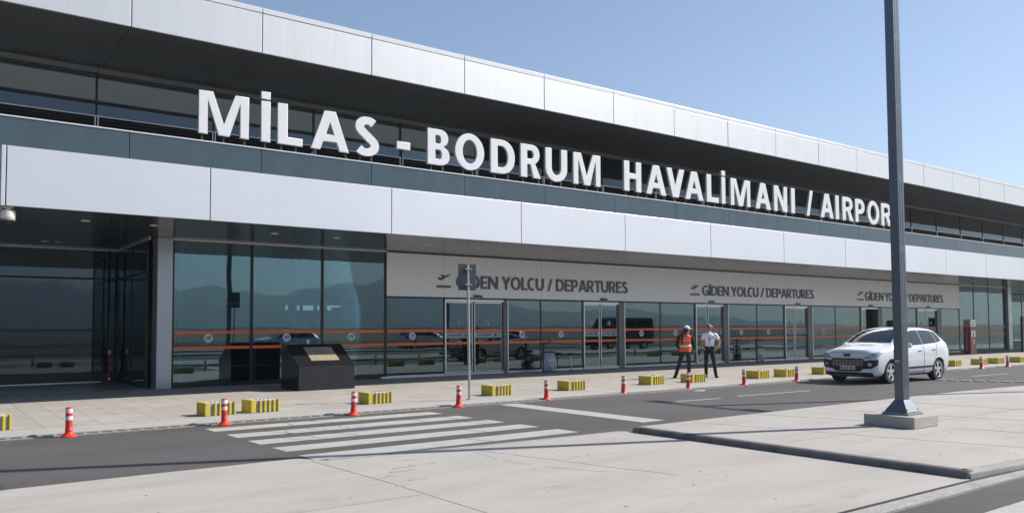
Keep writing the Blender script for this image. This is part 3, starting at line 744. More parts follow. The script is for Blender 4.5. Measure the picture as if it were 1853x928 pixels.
def letter_mesh(ch, w, hgt, depth, bev, s=.25, h=.185):
    if ch == 'S':
        L_, R_ = ess(w/hgt, s, h); bm = bmesh.new()
        lv = [bm.verts.new((x*hgt, -depth/2, y*hgt)) for x, y in L_]; rv = [bm.verts.new((x*hgt, -depth/2, y*hgt)) for x, y in R_]
        for i in range(len(lv)-1): bm.faces.new((rv[i], rv[i+1], lv[i+1], lv[i]))
        r = bmesh.ops.extrude_face_region(bm, geom=list(bm.faces))
        for e in r['geom']:
            if isinstance(e, bmesh.types.BMVert): e.co.y += depth
        bmesh.ops.recalc_face_normals(bm, faces=bm.faces)
        me = bpy.data.meshes.new('letter'); bm.to_mesh(me); bm.free(); return me
    c = bpy.data.curves.new('glyph', 'CURVE'); c.dimensions = '2D'; c.fill_mode = 'BOTH'; c.extrude = depth/2-bev; c.bevel_depth = bev; c.bevel_resolution = 1; c.offset = -bev
    for pl in glyph(ch, w/hgt, s, h):
        sp = c.splines.new('POLY'); sp.points.add(len(pl)-1); sp.use_cyclic_u = True
        for q, (x, y) in zip(sp.points, pl): q.co = (x*hgt, y*hgt, 0, 1)
    o = bpy.data.objects.new('glyph', c); COL.objects.link(o); me = evaluated_mesh(o, 'letter'); drop(o)
    me.transform(Matrix.Rotation(R(90), 4, 'X'))        # stands up, front towards -y
    return me
BIG = [('M',5.46,6.68),('İ',6.99,7.23),('L',7.42,8.09),('A',8.31,9.40),('S',9.56,10.30),('-',10.86,11.29),('B',11.86,12.61),('O',12.80,13.85),('D',14.09,15.01),('R',15.24,16.05),('U',16.24,17.16),('M',17.43,18.64),
       ('H',19.75,20.60),('A',20.84,21.88),('V',21.90,22.86),('A',22.89,23.92),('L',24.11,24.81),('İ',24.98,25.21),('M',25.53,26.75),('A',27.07,28.08),('N',28.30,29.21),('I',29.48,29.75),('/',30.57,31.07),
       ('A',31.62,32.62),('I',32.78,33.06),('R',33.33,34.22),('P',34.38,35.17),('O',35.40,36.44),('R',36.61,37.55),('T',37.58,38.45)]
WORDS = [('MİLAS', 0, 5), ('dash', 5, 6), ('BODRUM', 6, 12), ('HAVALİMANI', 12, 22), ('slash', 22, 23), ('AIRPORT', 23, 30)]
ORD = ['first','second','third','fourth','fifth','sixth','seventh','eighth','ninth','tenth']
POSTS = {'M': (.08,.5,.92), 'I': (.5,), 'İ': (.5,), 'L': (.17,.75), 'A': (.12,.88), 'S': (.25,.72), '-': (.5,), 'B': (.2,.72), 'O': (.3,.62), 'D': (.2,.75), 'R': (.15,.88), 'U': (.3,.75), 'H': (.14,.86), 'V': (.43,.57), 'N': (.12,.88), '/': (.15,), 'P': (.16,), 'T': (.5,)}
for wname, i0, i1 in WORDS:
    for i in range(i0, i1):
        ch, a, b = BIG[i]; zb = 6.41 if ch != '-' else 6.72
        if wname == 'dash': lab = 'short white raised dash on a tall post between the words MİLAS and BODRUM'
        elif wname == 'slash': lab = 'slanted white raised stroke standing between HAVALİMANI and AIRPORT on the ledge'
        else: lab = 'big white raised letter %s, %s letter of the word %s above the canopy' % (ch, ORD[i-i0], wname)
        t = thing('roof_letter', lab, 'sign letter', (a, YU+.0, 6.236), group='raised white letters of the airport name')
        me = letter_mesh(ch, b-a, 1.055, .09, .012)
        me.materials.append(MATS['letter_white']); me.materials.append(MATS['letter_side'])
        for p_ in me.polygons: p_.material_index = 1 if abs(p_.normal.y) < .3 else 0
        o = bpy.data.objects.new('letter_body', me); COL.objects.link(o); o.parent = t; o.location = (0, .045, zb-6.236)
        for q in POSTS[ch]:
            z1 = zb-6.236+(.12 if ch in 'OSU' else .02); ln = {'A': (.10 if q < .5 else -.10), 'V': (-.05 if q < .5 else .05), 'R': (0 if q < .5 else -.08), '/': .05}.get(ch, 0)
            x = q*(b-a)
            MB().add([(x-.022-ln,.05,0),(x+.022-ln,.05,0),(x+.022-ln,.10,0),(x-.022-ln,.10,0),(x-.022,.05,z1),(x+.022,.05,z1),(x+.022,.10,z1),(x-.022,.10,z1)],
                     [(0,3,2,1),(4,5,6,7),(0,1,5,4),(1,2,6,5),(2,3,7,6),(3,0,4,7)]).build('post', 'louvre_dark', t)

# ------------------------------------------------------------------ departures lettering on the portal wall
def departures(x0, x1, ix0, ix1, zb, cap, lab):
    t = thing('departures_sign', lab, 'sign', (ix0, YF-.052, zb), group='departures signs above the doors')
    WD = {'G':.70,'İ':.17,'D':.70,'E':.50,'N':.74,'Y':.68,'O':.78,'L':.46,'C':.60,'U':.68,'/':.42,'P':.58,'A':.74,'R':.62,'T':.58,'S':.54}
    seq = []; x = 0.0
    for ch in 'GİDEN YOLCU / DEPARTURES':
        if ch == ' ': x += .24; continue
        seq.append((ch, x)); x += WD[ch]+(.04 if ch in 'YTAL' else .085)
    k = (x1-x0)/(x-.085)
    for ch, x in seq:
        me = letter_mesh(ch, WD[ch]*k, cap, .035, .002, .195, .16)
        link_mesh(me, 'letter', 'sign_grey', t, (x0-ix0+x*k, -.0175, 0))
    # climbing aeroplane over a bar
    w = ix1-ix0; h = cap
    MB().box(0, w, -.035, 0, 0.0, h*.17).build('bar', 'sign_grey', t, bevel=.005)
    body = [(.03,.74),(.09,.70),(.17,.60),(.27,.55),(.80,.86),(.97,.97),(.95,1.02),(.80,.99),(.62,.91),(.34,.99),(.28,.96),(.45,.83),(.27,.74),(.13,.76)]
    MB().prism([(x*w, z*h) for x, z in body], -.035, 0).build('aeroplane_symbol', 'sign_grey', t, recalc=True)
departures(15.10, 23.36, 14.31, 14.87, 3.045, .455, 'largest dark grey GİDEN YOLCU / DEPARTURES lettering, partly behind the small road sign')
departures(27.96, 36.42, 27.18, 27.76, 3.05, .44, 'middle GİDEN YOLCU / DEPARTURES lettering, above the two women')
departures(41.20, 49.86, 40.44, 41.05, 3.05, .45, 'farthest GİDEN YOLCU / DEPARTURES lettering, crossed by the big lamp post')

# ------------------------------------------------------------------ flexible bollards along the kerb
def bollard():
    t = thing('bollard', '', 'bollard')
    MB().lathe([(.118,0),(.118,.014),(.088,.035),(.062,.062),(.056,.075)], n=22).build('base', 'bollard_red', t, smooth=False, bevel=.003)
    MB().lathe([(.054,.07),(.052,.09),(.056,.10),(.052,.11),(.056,.12),(.052,.13),(.055,.14),(.050,.15),(.050,.435),(.046,.455),(.030,.460)], n=20).build('post', 'bollard_red', t)
    for z0, z1 in ((.262,.322),(.372,.435)): MB().lathe([(.0507,z0),(.0520,z0+.002),(.0520,z1-.002),(.0507,z1)], n=20).build('reflective_band', 'bollard_white', t)
    return t
BOL = [(125,2.01,14.30,0,'red and white bollard standing alone at the left, nearest the camera'),
       (406,4.40,14.30,0,'red and white bollard in front of the leftmost pair of yellow blocks'),
       (641,6.85,14.34,0,'red and white bollard at the top stripe of the crossing, below the black plinth'),
       (829,9.30,14.42,0,'red and white bollard just left of the thin grey signpost'),
       (988,11.75,14.50,0,'red and white bollard by the stop line, right of the fourth yellow block'),
       (1123,14.25,14.55,0,'red and white bollard left of the yellow block before the two women'),
       (1242,16.65,14.55,0,'slim red bollard in front of the yellow block at the feet of the women'),
       (1346,18.95,14.50,2,'red bollard between the two women and the white car, left of two yellow blocks'),
       (1440,21.45,14.50,-2,'red bollard close to the front of the white car'),
       (1528,24.1,14.50,0,'red bollard on the kerb hidden behind the white car bonnet'),
       (1778,33.2,14.30,4,'leaning red bollard behind the white car, left of the far pair'),
       (1828,35.4,14.25,5,'leaning red bollard at the far right end of the kerb')]
b0 = bollard()
for i, (px, x, y, lean, lab) in enumerate(BOL):
    if px == 1528: continue
    o = b0 if i == 0 else copy_tree(b0)
    o.location = (x, y, 0.0 if y < 14.4 else .0); o.rotation_euler = (R(random.uniform(-1.5,1.5)), R(random.uniform(-1.5,1.5)), random.uniform(0, 6)) if not lean else (0, R(-lean), 0)
    tag(o, lab, 'bollard', 'red and white bollards along the kerb')

# ------------------------------------------------------------------ yellow ribbed concrete blocks
def block():
    t = thing('concrete_block', '', 'concrete block')
    L_, D, H = .58, .46, .245
    MB().box(.10, L_-.035, .035, D-.02, 0, H-.015).build('core', 'block_grey', t, bevel=.006)
    MB().box(.10, L_-.04, .05, D-.03, H-.016, H-.004).build('top_slab', 'block_pale', t, bevel=.004)
    MB().box(0, .098, 0, D, 0, H).build('end_slab', 'block_yellow', t, bevel=.008)
    for k in range(4):
        x = .175+k*.093
        MB().box(x, x+.043, 0, .036, 0, H-.01).build('rib', 'block_yellow', t, bevel=.006)
        MB().lathe([(.018,H-.006),(.018,H+.006),(.012,H+.010)], (x-.02, .14+.03*k, 0), 8).build('bolt', 'black_plastic', t)
    MB().box(L_-.034, L_, 0, D, 0, H).build('end_rib', 'block_yellow', t, bevel=.006)
    return t
BLK = [(0.76,15.40,2,'yellow concrete block cut off by the left edge of the picture'),
       (4.40,15.46,4,'yellow ribbed block behind the second bollard, leftmost of the close pair'),
       (5.27,15.50,3,'yellow ribbed block right of the second bollard, beside another block'),
       (7.84,15.68,1,'yellow ribbed block below the black granite plinth'),
       (11.09,15.72,2,'yellow ribbed block just right of the thin grey signpost'),
       (13.50,15.76,2,'yellow ribbed block under the first glass door right of the plastic bag'),
       (16.60,15.85,1,'yellow ribbed block left of the woman in the orange vest'),
       (18.18,15.72,2,'yellow ribbed block at the feet of the two women'),
       (21.10,15.60,2,'yellow ribbed block right of the two women, left of the next block'),
       (22.45,15.55,2,'yellow ribbed block behind the bollard at the car front'),
       (24.55,15.55,2,'yellow ribbed block mostly hidden behind the white car'),
       (33.15,15.25,0,'yellow ribbed block just right of the white car rear'),
       (35.30,15.15,1,'yellow ribbed block behind the first leaning bollard'),
       (36.75,15.15,1,'yellow ribbed block right behind the far block pair'),
       (38.7,15.05,1,'yellow ribbed block at the far right edge of the pavement')]
k0_ = block()
for i, (x, y, rz, lab) in enumerate(BLK):
    o = k0_ if i == 0 else copy_tree(k0_)
    o.location = (x, y, PAV); o.rotation_euler = (0, 0, R(rz+random.uniform(-3, 3))); tag(o, lab, 'concrete block', 'yellow striped blocks along the pavement')

# ------------------------------------------------------------------ lamp posts
def lamp():
    t = thing('lamp_post', '', 'lamp post')
    MB().box(-.39, .36, -.38, .43, 0, .178).build('plinth', 'concrete', t, bevel=.012)
    MB().box(-.235, .235, -.21, .21, .179, .215).build('footing', 'kerb_concrete', t, bevel=.008)
    mb = MB(); a, b = .205, .185; c, d = .100, .075
    vs = [(-a,-b,.216),(a,-b,.216),(a,b,.216),(-a,b,.216),(-a,-b,.226),(a,-b,.226),(a,b,.226),(-a,b,.226),(-c,-d,.405),(c,-d,.405),(c,d,.405),(-c,d,.405)]
    mb.add(vs, [(0,3,2,1)]+[(i, (i+1) % 4, (i+1) % 4+4, i+4) for i in range(4)]+[(i+4, (i+1) % 4+4, (i+1) % 4+8, i+8) for i in range(4)]+[(8,9,10,11)])
    f = mb.build('flared_foot', 'pole_paint', t, bevel=.004)
    mb = MB()
    for x, y in ((.16,-.16),(-.16,-.16),(.16,.16),(-.16,.16)): mb.lathe([(.013,.225),(.013,.275),(.006,.28)], (x, y, 0), 8)
    mb.build('bolt', 'galv', f)
    MB().box(-.095, .095, -.072, .072, .405, 10.4).build('shaft', 'pole_paint', t, bevel=.006)
    mb = MB()
    z = .56
    while z < 10.2:
        for x in (-.04, .03): mb.box(x-.006, x+.006, -.0745, -.0715, z, z+1.04)
        z += 1.14
    mb.build('slot', 'pole_slot', t)
    MB().box(-.12, -.0955, -.035, .035, 1.0, 1.03).build('clip', 'galv', t)
    MB().box(-.05, .05, -1.3, 1.3, 10.4, 10.5).build('arm', 'pole_paint', t, bevel=.01)
    for y in (-1.25, 1.25):
        h = MB().box(-.16, .16, y-.32, y+.32, 10.30, 10.398).build('lamp_head', 'pole_paint', t, bevel=.03)
        MB().box(-.12, .12, y-.26, y+.26, 10.292, 10.299).build('lens', 'interior_pale', h)
    return t
l0 = lamp(); l0.location = (12.615, 6.63, .089)
tag(l0, 'tall square grey lamp post on a concrete plinth, in front of the white car', 'lamp post', 'lamp posts on the traffic island')
for i, (x, y, lab) in enumerate(((25.5, 6.48, 'second grey lamp post farther along the island, only its shadow in view'),)):
    o = copy_tree(l0); o.location = (x, y, .089); tag(o, lab, 'lamp post', 'lamp posts on the traffic island')

# ------------------------------------------------------------------ small road sign seen from behind
t = thing('road_sign', 'small rectangular road sign seen from behind on a thin galvanised pole', 'road sign', (10.16, 15.30, PAV))
MB().tube((0,0,.006), (-.03,0,3.05), .030, n=14).build('pole', 'galv', t, smooth=False)
MB().lathe([(.085,0),(.085,.008)], n=20).build('base_plate', 'galv', t)
MB().box(-.245, .185, .045, .05, 2.47, 3.07).build('sign_plate', 'plate_back', t, bevel=.002)
mb = MB()
for z in (2.60, 2.95): mb.box(-.10, .06, -.04, .044, z-.015, z+.015)
mb.build('clamp', 'galv', t)
t.rotation_euler = (0, 0, R(-14))

# ------------------------------------------------------------------ granite plinth with a plaque, paper cup on top
t = thing('memorial_plinth', 'black polished granite lectern-shaped plinth with a brass plaque', 'plinth', (8.10, 20.22, PAV))
W, DT, HF, HB = 1.60, 1.22, .64, 1.20
pr = [(0,0),(DT,0),(DT,HB),(DT-.30,HB),(0,HF)]        # y,z profile
mb = MB(); n = len(pr)
vs = [(0,y,z) for y, z in pr]+[(W,y,z) for y, z in pr]
mb.add(vs, [tuple(range(n))[::-1], tuple(range(n, 2*n))]+[(i, (i+1) % n, (i+1) % n+n, i+n) for i in range(n)])
o = mb.build('body', ['granite_black'], t, recalc=True, bevel=.006)
MB().box(.012, W-.012, -.014, .001, .006, HF-.012).build('front_slab', 'granite_matt', t, bevel=.003)
ang = math.atan2(HB-HF, DT-.30); sl_ = math.hypot(HB-HF, DT-.30)
pq = MB().box(.44, 1.24, .24, .90, .002, .016).build('plaque', 'brass_plaque', t, bevel=.003)
pq.rotation_euler = (ang, 0, 0); pq.location = (0, 0, HF)
mb = MB()
for k, (a, b) in enumerate(((.72,.94),(.66,1.04),(.64,1.08),(.69,1.03))):
    x = a
    while x < b:
        w = random.uniform(.012,.035); mb.box(x, min(x+w,b), .56+.06*(3-k)-.0, .575+.06*(3-k), .0162, .018); x += w+.01
mb.build('engraved_text', 'ink_brown', pq)
mb = MB(); mb.box(.495, .535, .80, .83, .0162, .018); mb.build('emblem', 'sticker_blue', pq)
mb = MB(); mb.box(1.14, 1.17, .82, .85, .0162, .018); mb.build('emblem', 'ink_brown', pq)
MB().box(.635, .642, .245, .895, .0162, .0172).build('crack', 'ink_brown', pq)
o = thing('paper_cup', 'small white paper cup left on top of the black granite plinth', 'cup', (8.82, 21.35, PAV+HB))
MB().lathe([(.030,0),(.042,.10)], n=18).build('cup_body', 'cup_white', o); MB().lathe([(.043,.100),(.044,.108),(.040,.110)], n=18).build('rim', 'cup_white', o)

# ------------------------------------------------------------------ dome camera under the canopy edge
t = thing('dome_camera', 'white dome security camera hanging under the left end of the canopy', 'security camera', (1.535, YC+.18, ZS-.37))
MB().box(-.09, .09, -.05, .07, .345, .369).build('mount_plate', 'alu_pale', t)
MB().lathe([(.05,.30),(.05,.345)], n=16).build('neck', 'cam_white', t)
MB().lathe([(.125,.115),(.137,.15),(.137,.25),(.115,.295),(.05,.305)], n=28).build('housing', 'cam_white', t, smooth=False, bevel=.004)
MB().lathe([(.136,.085),(.136,.113)], n=28).build('vent_ring', 'beam_grey', t)
MB().lathe([(.02,.0),(.06,.010),(.093,.035),(.112,.07),(.115,.084)], n=28).build('dome', 'black_plastic', t, smooth=True)

# ------------------------------------------------------------------ rubbish bag stands and ashtrays by the doors
def bag(m1, m2, seed):
    rnd = random.Random(seed)
    t = thing('rubbish_stand', '', 'rubbish bag stand')
    MB().box(-.20, .20, -.18, .18, 0, .03).build('base', 'black_plastic', t, bevel=.01)
    MB().box(-.20, -.16, .10, .16, .03, 1.05).build('upright', 'black_plastic', t)
    MB().lathe([(.19,.70),(.20,.72),(.20,.74),(.19,.76)], n=20).build('ring', 'black_plastic', t)
    MB().box(-.22, .20, -.12, .17, 1.05, 1.085).build('lid', 'black_plastic', t, bevel=.012)
    mb = MB(); n = 26; prof = [(.17,.745),(.20,.70),(.215,.60),(.24,.48),(.27,.34),(.285,.22),(.27,.12),(.22,.045),(.10,.032)]
    vs = []
    for r, h in prof:
        for i in range(n):
            a = 6.2832*i/n; k = 1+.10*math.sin(a*5+h*9+seed)+rnd.uniform(-.05,.05)
            vs.append((r*k*math.cos(a), r*k*math.sin(a)*.85, h+rnd.uniform(-.008,.008)))
    mb.add(vs, [(j*n+i, j*n+(i+1) % n, (j+1)*n+(i+1) % n, (j+1)*n+i) for j in range(len(prof)-1) for i in range(n)]+[tuple(range((len(prof)-1)*n, len(prof)*n))])
    mb.build('plastic_bag', 'bag_film', t, smooth=True)
    mb = MB(); mc = MB()
    for k in range(46):                               # crumpled bottles and cups in the bag
        a = rnd.uniform(0, 6.28); r = .20*math.sqrt(rnd.random()); z = rnd.uniform(.08, .40)
        p = Vector((r*math.cos(a), r*math.sin(a)*.8, z)); d = Vector((rnd.uniform(-1,1), rnd.uniform(-1,1), rnd.uniform(-.5,.5))).normalized()*.06
        (mb if k % 3 else mc).tube(p-d, p+d, .030, .024, 8)
    mb.build('bottle_waste', m1, t); mc.build('paper_waste', m2, t)
    return t
t = bag('bag_blue', 'bag_waste', 3); t.location = (18.75, 22.95, PAV); tag(t, 'clear plastic rubbish bag bulging with blue bottles left of the second door', 'rubbish bag stand', 'rubbish bag stands by the doors')
MB().lathe([(.035,1.087),(.03,1.16),(.012,1.22),(.012,1.25)], (.02,0,0), 12).build('spray_bottle', 'red_paint', t)
t2 = bag('bag_waste', 'bag_blue', 9); t2.location = (31.2, 22.95, PAV); t2.scale = (.82, .82, .95); tag(t2, 'half empty clear rubbish bag on a black stand between the third and fourth doors', 'rubbish bag stand', 'rubbish bag stands by the doors')
def ashtray():
    t = thing('ashtray_stand', '', 'ashtray')
    MB().lathe([(.12,0),(.12,.015),(.03,.03)], n=20).build('base', 'black_plastic', t)
    MB().lathe([(.022,.03),(.022,.58)], n=12).build('pole', 'steel', t)
    MB().lathe([(.03,.56),(.06,.585),(.17,.63),(.175,.655),(.16,.655),(.15,.645)], n=22).build('bowl', 'black_plastic', t)
    return t
t = ashtray(); t.location = (20.0, 23.2, PAV); tag(t, 'black ashtray bowl on a steel pole, right of the bag of blue bottles', 'ashtray', 'standing ashtrays by the doors')
t2 = copy_tree(t); t2.location = (30.45, 23.1, PAV); tag(t2, 'black ashtray bowl on a steel pole, left of the half empty rubbish bag', 'ashtray', 'standing ashtrays by the doors')
# retractable barrier post standing in the shaded recess
t = thing('barrier_post', 'red barrier post with white ends on a black base in the shaded left recess', 'barrier post', (4.98, 27.75, PAV))
MB().lathe([(.22,0),(.22,.03),(.05,.06)], n=24).build('base', 'black_plastic', t)
MB().lathe([(.040,.06),(.040,.14)], n=14).build('lower_collar', 'bollard_white', t)
MB().lathe([(.036,.141),(.036,.86)], n=14).build('shaft', 'red_paint', t)
MB().lathe([(.044,.861),(.05,.88),(.05,.96),(.03,1.0)], n=14).build('head', 'bollard_white', t)

# ------------------------------------------------------------------ red assistance totem and dark board at the far right
t = thing('assistance_totem', 'dark red wheelchair assistance totem with pictograms by the glass at the right', 'information totem', (47.9, 21.16, PAV))
TW, TD, TH = .69, .375, 1.97
MB().box(0, TW, 0, TD, 0, TH-.42).build('body', 'totem_red', t, bevel=.01)
MB().box(.003, TW-.003, .003, TD-.003, TH-.418, TH).build('head_panel', 'totem_grey', t, bevel=.01)
MB().box(.04, TW-.04, -.012, .0, TH-.40, TH-.02).build('white_panel', 'totem_white', t)
MB().box(.10, TW-.10, -.012, -.0, .98, 1.34).build('white_panel', 'totem_white', t)
MB().box(.20, TW-.20, -.012, -.0, .55, .86).build('tan_panel', 'totem_tan', t)
def chair_pict(m, k):
    mb = MB(); q = lambda x, z: (x*k, z*k)
    n = 18
    for i in range(n):
        a0, a1 = R(150+i*250/n), R(150+(i+1)*250/n)
        mb.prism([q(.0+r*math.cos(a), .0+r*math.sin(a)) for r, a in ((.22,a0),(.27,a0),(.27,a1),(.22,a1))], -.004, 0)
    mb.disc(-.04*k, .50*k, .065*k, -.004, 0, 14)
    for a, b, w in (((-.04,.42),(.0,.12),.04),((.0,.14),(.22,.12),.035),((.22,.14),(.32,-.16),.035),((.31,-.15),(.42,-.12),.03),((-.02,.30),(.17,.28),.03)):
        A, B = Vector(a), Vector(b); d = (B-A).normalized(); s = Vector((-d.y, d.x))*w
        mb.prism([q(*p) for p in (A-s, B-s, B+s, A+s)], -.0045, -.0003)
    return mb
o = chair_pict('x', .30).build('wheelchair_symbol', 'sign_black', t, loc=(TW/2, -.0125, TH-.27), recalc=True)
o = chair_pict('x', .30).build('wheelchair_symbol', 'sign_black', t, loc=(-.004, TD/2, TH-.28), recalc=True); o.rotation_euler = (0, 0, R(-90))
mb = MB(); mb.disc(TW/2, 1.27, .035, -.016, -.0125, 14); mb.prism([(TW/2-.07,1.0),(TW/2+.07,1.0),(TW/2+.05,1.21),(TW/2-.05,1.21)], -.016, -.0125)
mb.build('person_symbol', 'sign_black', t)
me = text_mesh('Yardım Noktası', .15, 1.25, .004, .01)
o = link_mesh(me, 'lettering', 'totem_grey', t, (-.001, .27, 1.42), None)
o.rotation_euler = (Matrix.Rotation(R(-90), 3, 'Z') @ Matrix.Rotation(R(90), 3, 'Y')).to_euler()
t = thing('information_board', 'black upright information board at the far right edge', 'information board', (53.9, 20.8, PAV))
MB().box(0, .7, 0, .12, .0, 2.15).build('panel', 'sign_black', t, bevel=.02)
mb = MB()
for z in (1.72, 1.05, .62): mb.box(.08, .45, -.006, -.0005, z, z+.06)
mb.build('pale_line', 'totem_grey', t)

# ------------------------------------------------------------------ the car
mat('car_white', (0.72, 0.73, 0.76), 0.28, var=0.02, coat=0.8)
mat('car_grey', (0.12, 0.125, 0.13), 0.3, metal=0.5, var=0.02, coat=0.8)
mat('car_glass', (0.018, 0.022, 0.032), 0.05, var=0.1, spec=0.45)
mat('car_black', (0.012, 0.012, 0.014), 0.45)
mat('tyre', (0.016, 0.016, 0.017), 0.8, bump=0.3)
mat('rim_alu', (0.60, 0.60, 0.61), 0.3, metal=0.6)
mat('chrome', (0.75, 0.75, 0.76), 0.12, metal=1.0)
mat('lamp_clear', (0.36, 0.40, 0.45), 0.08, metal=0.35, var=0.35, scale=14)
mat('lamp_red', (0.50, 0.015, 0.03), 0.15)
mat('plate_white', (0.70, 0.71, 0.72), 0.4)
mat('seat_dark', (0.03, 0.03, 0.034), 0.8)

def car_body():
    # stations front (-x) to rear: x, bottom z, belt z, half width, rail y, rail z, centre top z
    S = [(-2.17,.27,.66,.66,.48,.76,.79),(-2.15,.20,.82,.82,.58,.90,.92),(-2.07,.19,.90,.875,.62,.975,1.0),(-1.80,.19,.935,.89,.64,1.02,1.05),(-1.45,.20,.975,.915,.70,1.065,1.10),
         (-1.24,.20,1.00,.92,.745,1.105,1.135),(-1.14,.20,1.01,.92,.76,1.14,1.17),(-.76,.20,1.03,.92,.725,1.35,1.39),(-.32,.20,1.05,.92,.68,1.535,1.585),(.08,.20,1.07,.92,.655,1.59,1.645),
         (.7,.20,1.09,.92,.645,1.59,1.65),(1.2,.20,1.115,.915,.635,1.565,1.625),(1.54,.21,1.14,.905,.62,1.51,1.565),(1.75,.23,1.15,.89,.64,1.36,1.41),(1.89,.25,1.12,.87,.68,1.17,1.21),
         (2.02,.28,1.0,.84,.68,1.04,1.06),(2.08,.32,.86,.76,.58,.88,.89),(2.10,.40,.70,.62,.46,.74,.745)]
    verts, faces = [], []
    prof = lambda s: [(0,s[1]),(s[3]*.82,s[1]),(s[3]*.955,s[1]+.07),(s[3]*.992,s[1]*.6+s[2]*.4),(s[3],s[1]*.3+s[2]*.7),(s[3]*.975,s[2]*.93+.0),(s[3]*.95,s[2]+.012),(s[4]+.03,s[5]-.035),(s[4]*.93,s[5]+.012),(s[4]*.5,s[6]*.72+s[5]*.28+.012),(0,s[6])]
    ring = None
    for s in S:
        p = prof(s); full = [(y, z) for y, z in p]+[(-y, z) for y, z in p[-2:0:-1]]
        ring = len(full)
        bend = lambda y: .06*(abs(y)/.9)**2*(1 if s[0] < -1.9 else (-.7 if s[0] > 1.95 else 0))
        verts += [(s[0]+bend(y), y, z) for y, z in full]
    for i in range(len(S)-1):
        for j in range(ring):
            a, b = i*ring+j, i*ring+(j+1) % ring
            faces.append((a, a+ring, b+ring, b))
    c0 = len(verts); verts.append((-2.185, 0, .52)); verts.append((2.11, 0, .58))
    n0 = (len(S)-1)*ring
    for j in range(ring):
        faces.append((c0, j, (j+1) % ring)); faces.append((c0+1, n0+(j+1) % ring, n0+j))
    return verts, faces
def make_car(paint, number=True, label='', group=None):
    t = thing('parked_car', label, 'car', group=group)
    mb = MB(); v, f = car_body(); mb.add(v, f)
    raw = mb.build('body', paint, recalc=True)
    ss = raw.modifiers.new('s', 'SUBSURF'); ss.levels = 2; ss.render_levels = 2
    WX = (-1.36, 1.25)
    smooth_me = evaluated_mesh(raw, 'hull')
    bvh = BVHTree.FromPolygons([x.co.copy() for x in smooth_me.vertices], [tuple(p.vertices) for p in smooth_me.polygons])
    cut = MB()
    for x in WX: cut.lathe([(.365,-.95),(.365,.95)], (x,0,.335), 36, axis='y')
    co_ = cut.build('cutter', paint, recalc=True)
    # keep a solid core between the wheels: only the outer 0.28 m is cut away
    core = MB()
    bo = raw.modifiers.new('b', 'BOOLEAN'); bo.object = co_; bo.operation = 'DIFFERENCE'; bo.solver = 'EXACT'
    me = evaluated_mesh(raw, 'body')
    drop(raw); drop(co_)
    me.materials.clear(); me.materials.append(MATS[paint]); me.materials.append(MATS['car_black'])
    for p in me.polygons:
        p.use_smooth = True
        c = p.center
        for x in WX:
            if math.hypot(c.x-x, c.z-.335) < .372 and abs(p.normal.y) < .75 and c.z < .71: p.material_index = 1; p.use_smooth = False
    me.update()
    body = bpy.data.objects.new('body', me); COL.objects.link(body); body.parent = t
    wl = MB()
    for x in WX: wl.box(x-.33, x+.33, -.60, .60, .28, .66)
    wl.box(-1.95, 1.95, -.70, .70, .19, .30)
    wl.build('underbody', 'car_black', t)
    def decal(name, outline, kind, m, par=t, off=.004, cuts=3, th=.0):
        """panel following the hull; kind: 'L','R' side (x,z) | 'F' front (y,z) | 'B' back | 'CL','CR' front corner (s,z) | 'T' top (x,y)"""
        o3 = []
        if kind == 'L': dr = Vector((0,1,0)); P3 = lambda a, b: Vector((a,-3,b))
        elif kind == 'R': dr = Vector((0,-1,0)); P3 = lambda a, b: Vector((a,3,b))
        elif kind == 'F': dr = Vector((1,0,0)); P3 = lambda a, b: Vector((-5,a,b))
        elif kind == 'B': dr = Vector((-1,0,0)); P3 = lambda a, b: Vector((5,a,b))
        elif kind == 'T': dr = Vector((0,0,-1)); P3 = lambda a, b: Vector((a,b,5))
        elif kind == 'CL': dr = Vector((1,1,0)).normalized(); sx = Vector((1,-1,0)).normalized(); P3 = lambda a, b: sx*a-dr*4+Vector((0,0,b))
        elif kind == 'CR': dr = Vector((1,-1,0)).normalized(); sx = Vector((1,1,0)).normalized(); P3 = lambda a, b: sx*a-dr*4+Vector((0,0,b))
        elif kind == 'BL': dr = Vector((-1,1,0)).normalized(); sx = Vector((1,1,0)).normalized(); P3 = lambda a, b: sx*a-dr*4+Vector((0,0,b))
        elif kind == 'BR': dr = Vector((-1,-1,0)).normalized(); sx = Vector((1,-1,0)).normalized(); P3 = lambda a, b: sx*a-dr*4+Vector((0,0,b))
        bm = bmesh.new()
        fv = bm.faces.new([bm.verts.new((a, b, 0)) for a, b in outline])
        bmesh.ops.triangulate(bm, faces=[fv])
        for k in range(cuts):
            bmesh.ops.subdivide_edges(bm, edges=[e for e in bm.edges if e.calc_length() > .05], cuts=1, use_grid_fill=True)
            bmesh.ops.triangulate(bm, faces=[x for x in bm.faces if len(x.verts) > 3])
        for vv in bm.verts:
            s = P3(vv.co.x, vv.co.y); h = bvh.ray_cast(s, dr)
            if h[0] is None: h = bvh.find_nearest(s+dr*(3 if kind in 'LR' else 4))
            nn = h[1] if h[1].dot(dr) < 0 else -h[1]
            vv.co = h[0]+nn*off
        bm.normal_update()
        if sum((x.normal.dot(dr) for x in bm.faces)) > 0: bmesh.ops.reverse_faces(bm, faces=bm.faces)
        if th:
            r = bmesh.ops.extrude_face_region(bm, geom=list(bm.faces))
            for e in r['geom']:
                if isinstance(e, bmesh.types.BMVert): e.co -= dr*th
        m_ = bpy.data.meshes.new(name); bm.to_mesh(m_); bm.free()
        m_.polygons.foreach_set('use_smooth', [True]*len(m_.polygons))
        return link_mesh(m_, name, m, par)
    mir = lambda o: [(-a, b) for a, b in o][::-1]
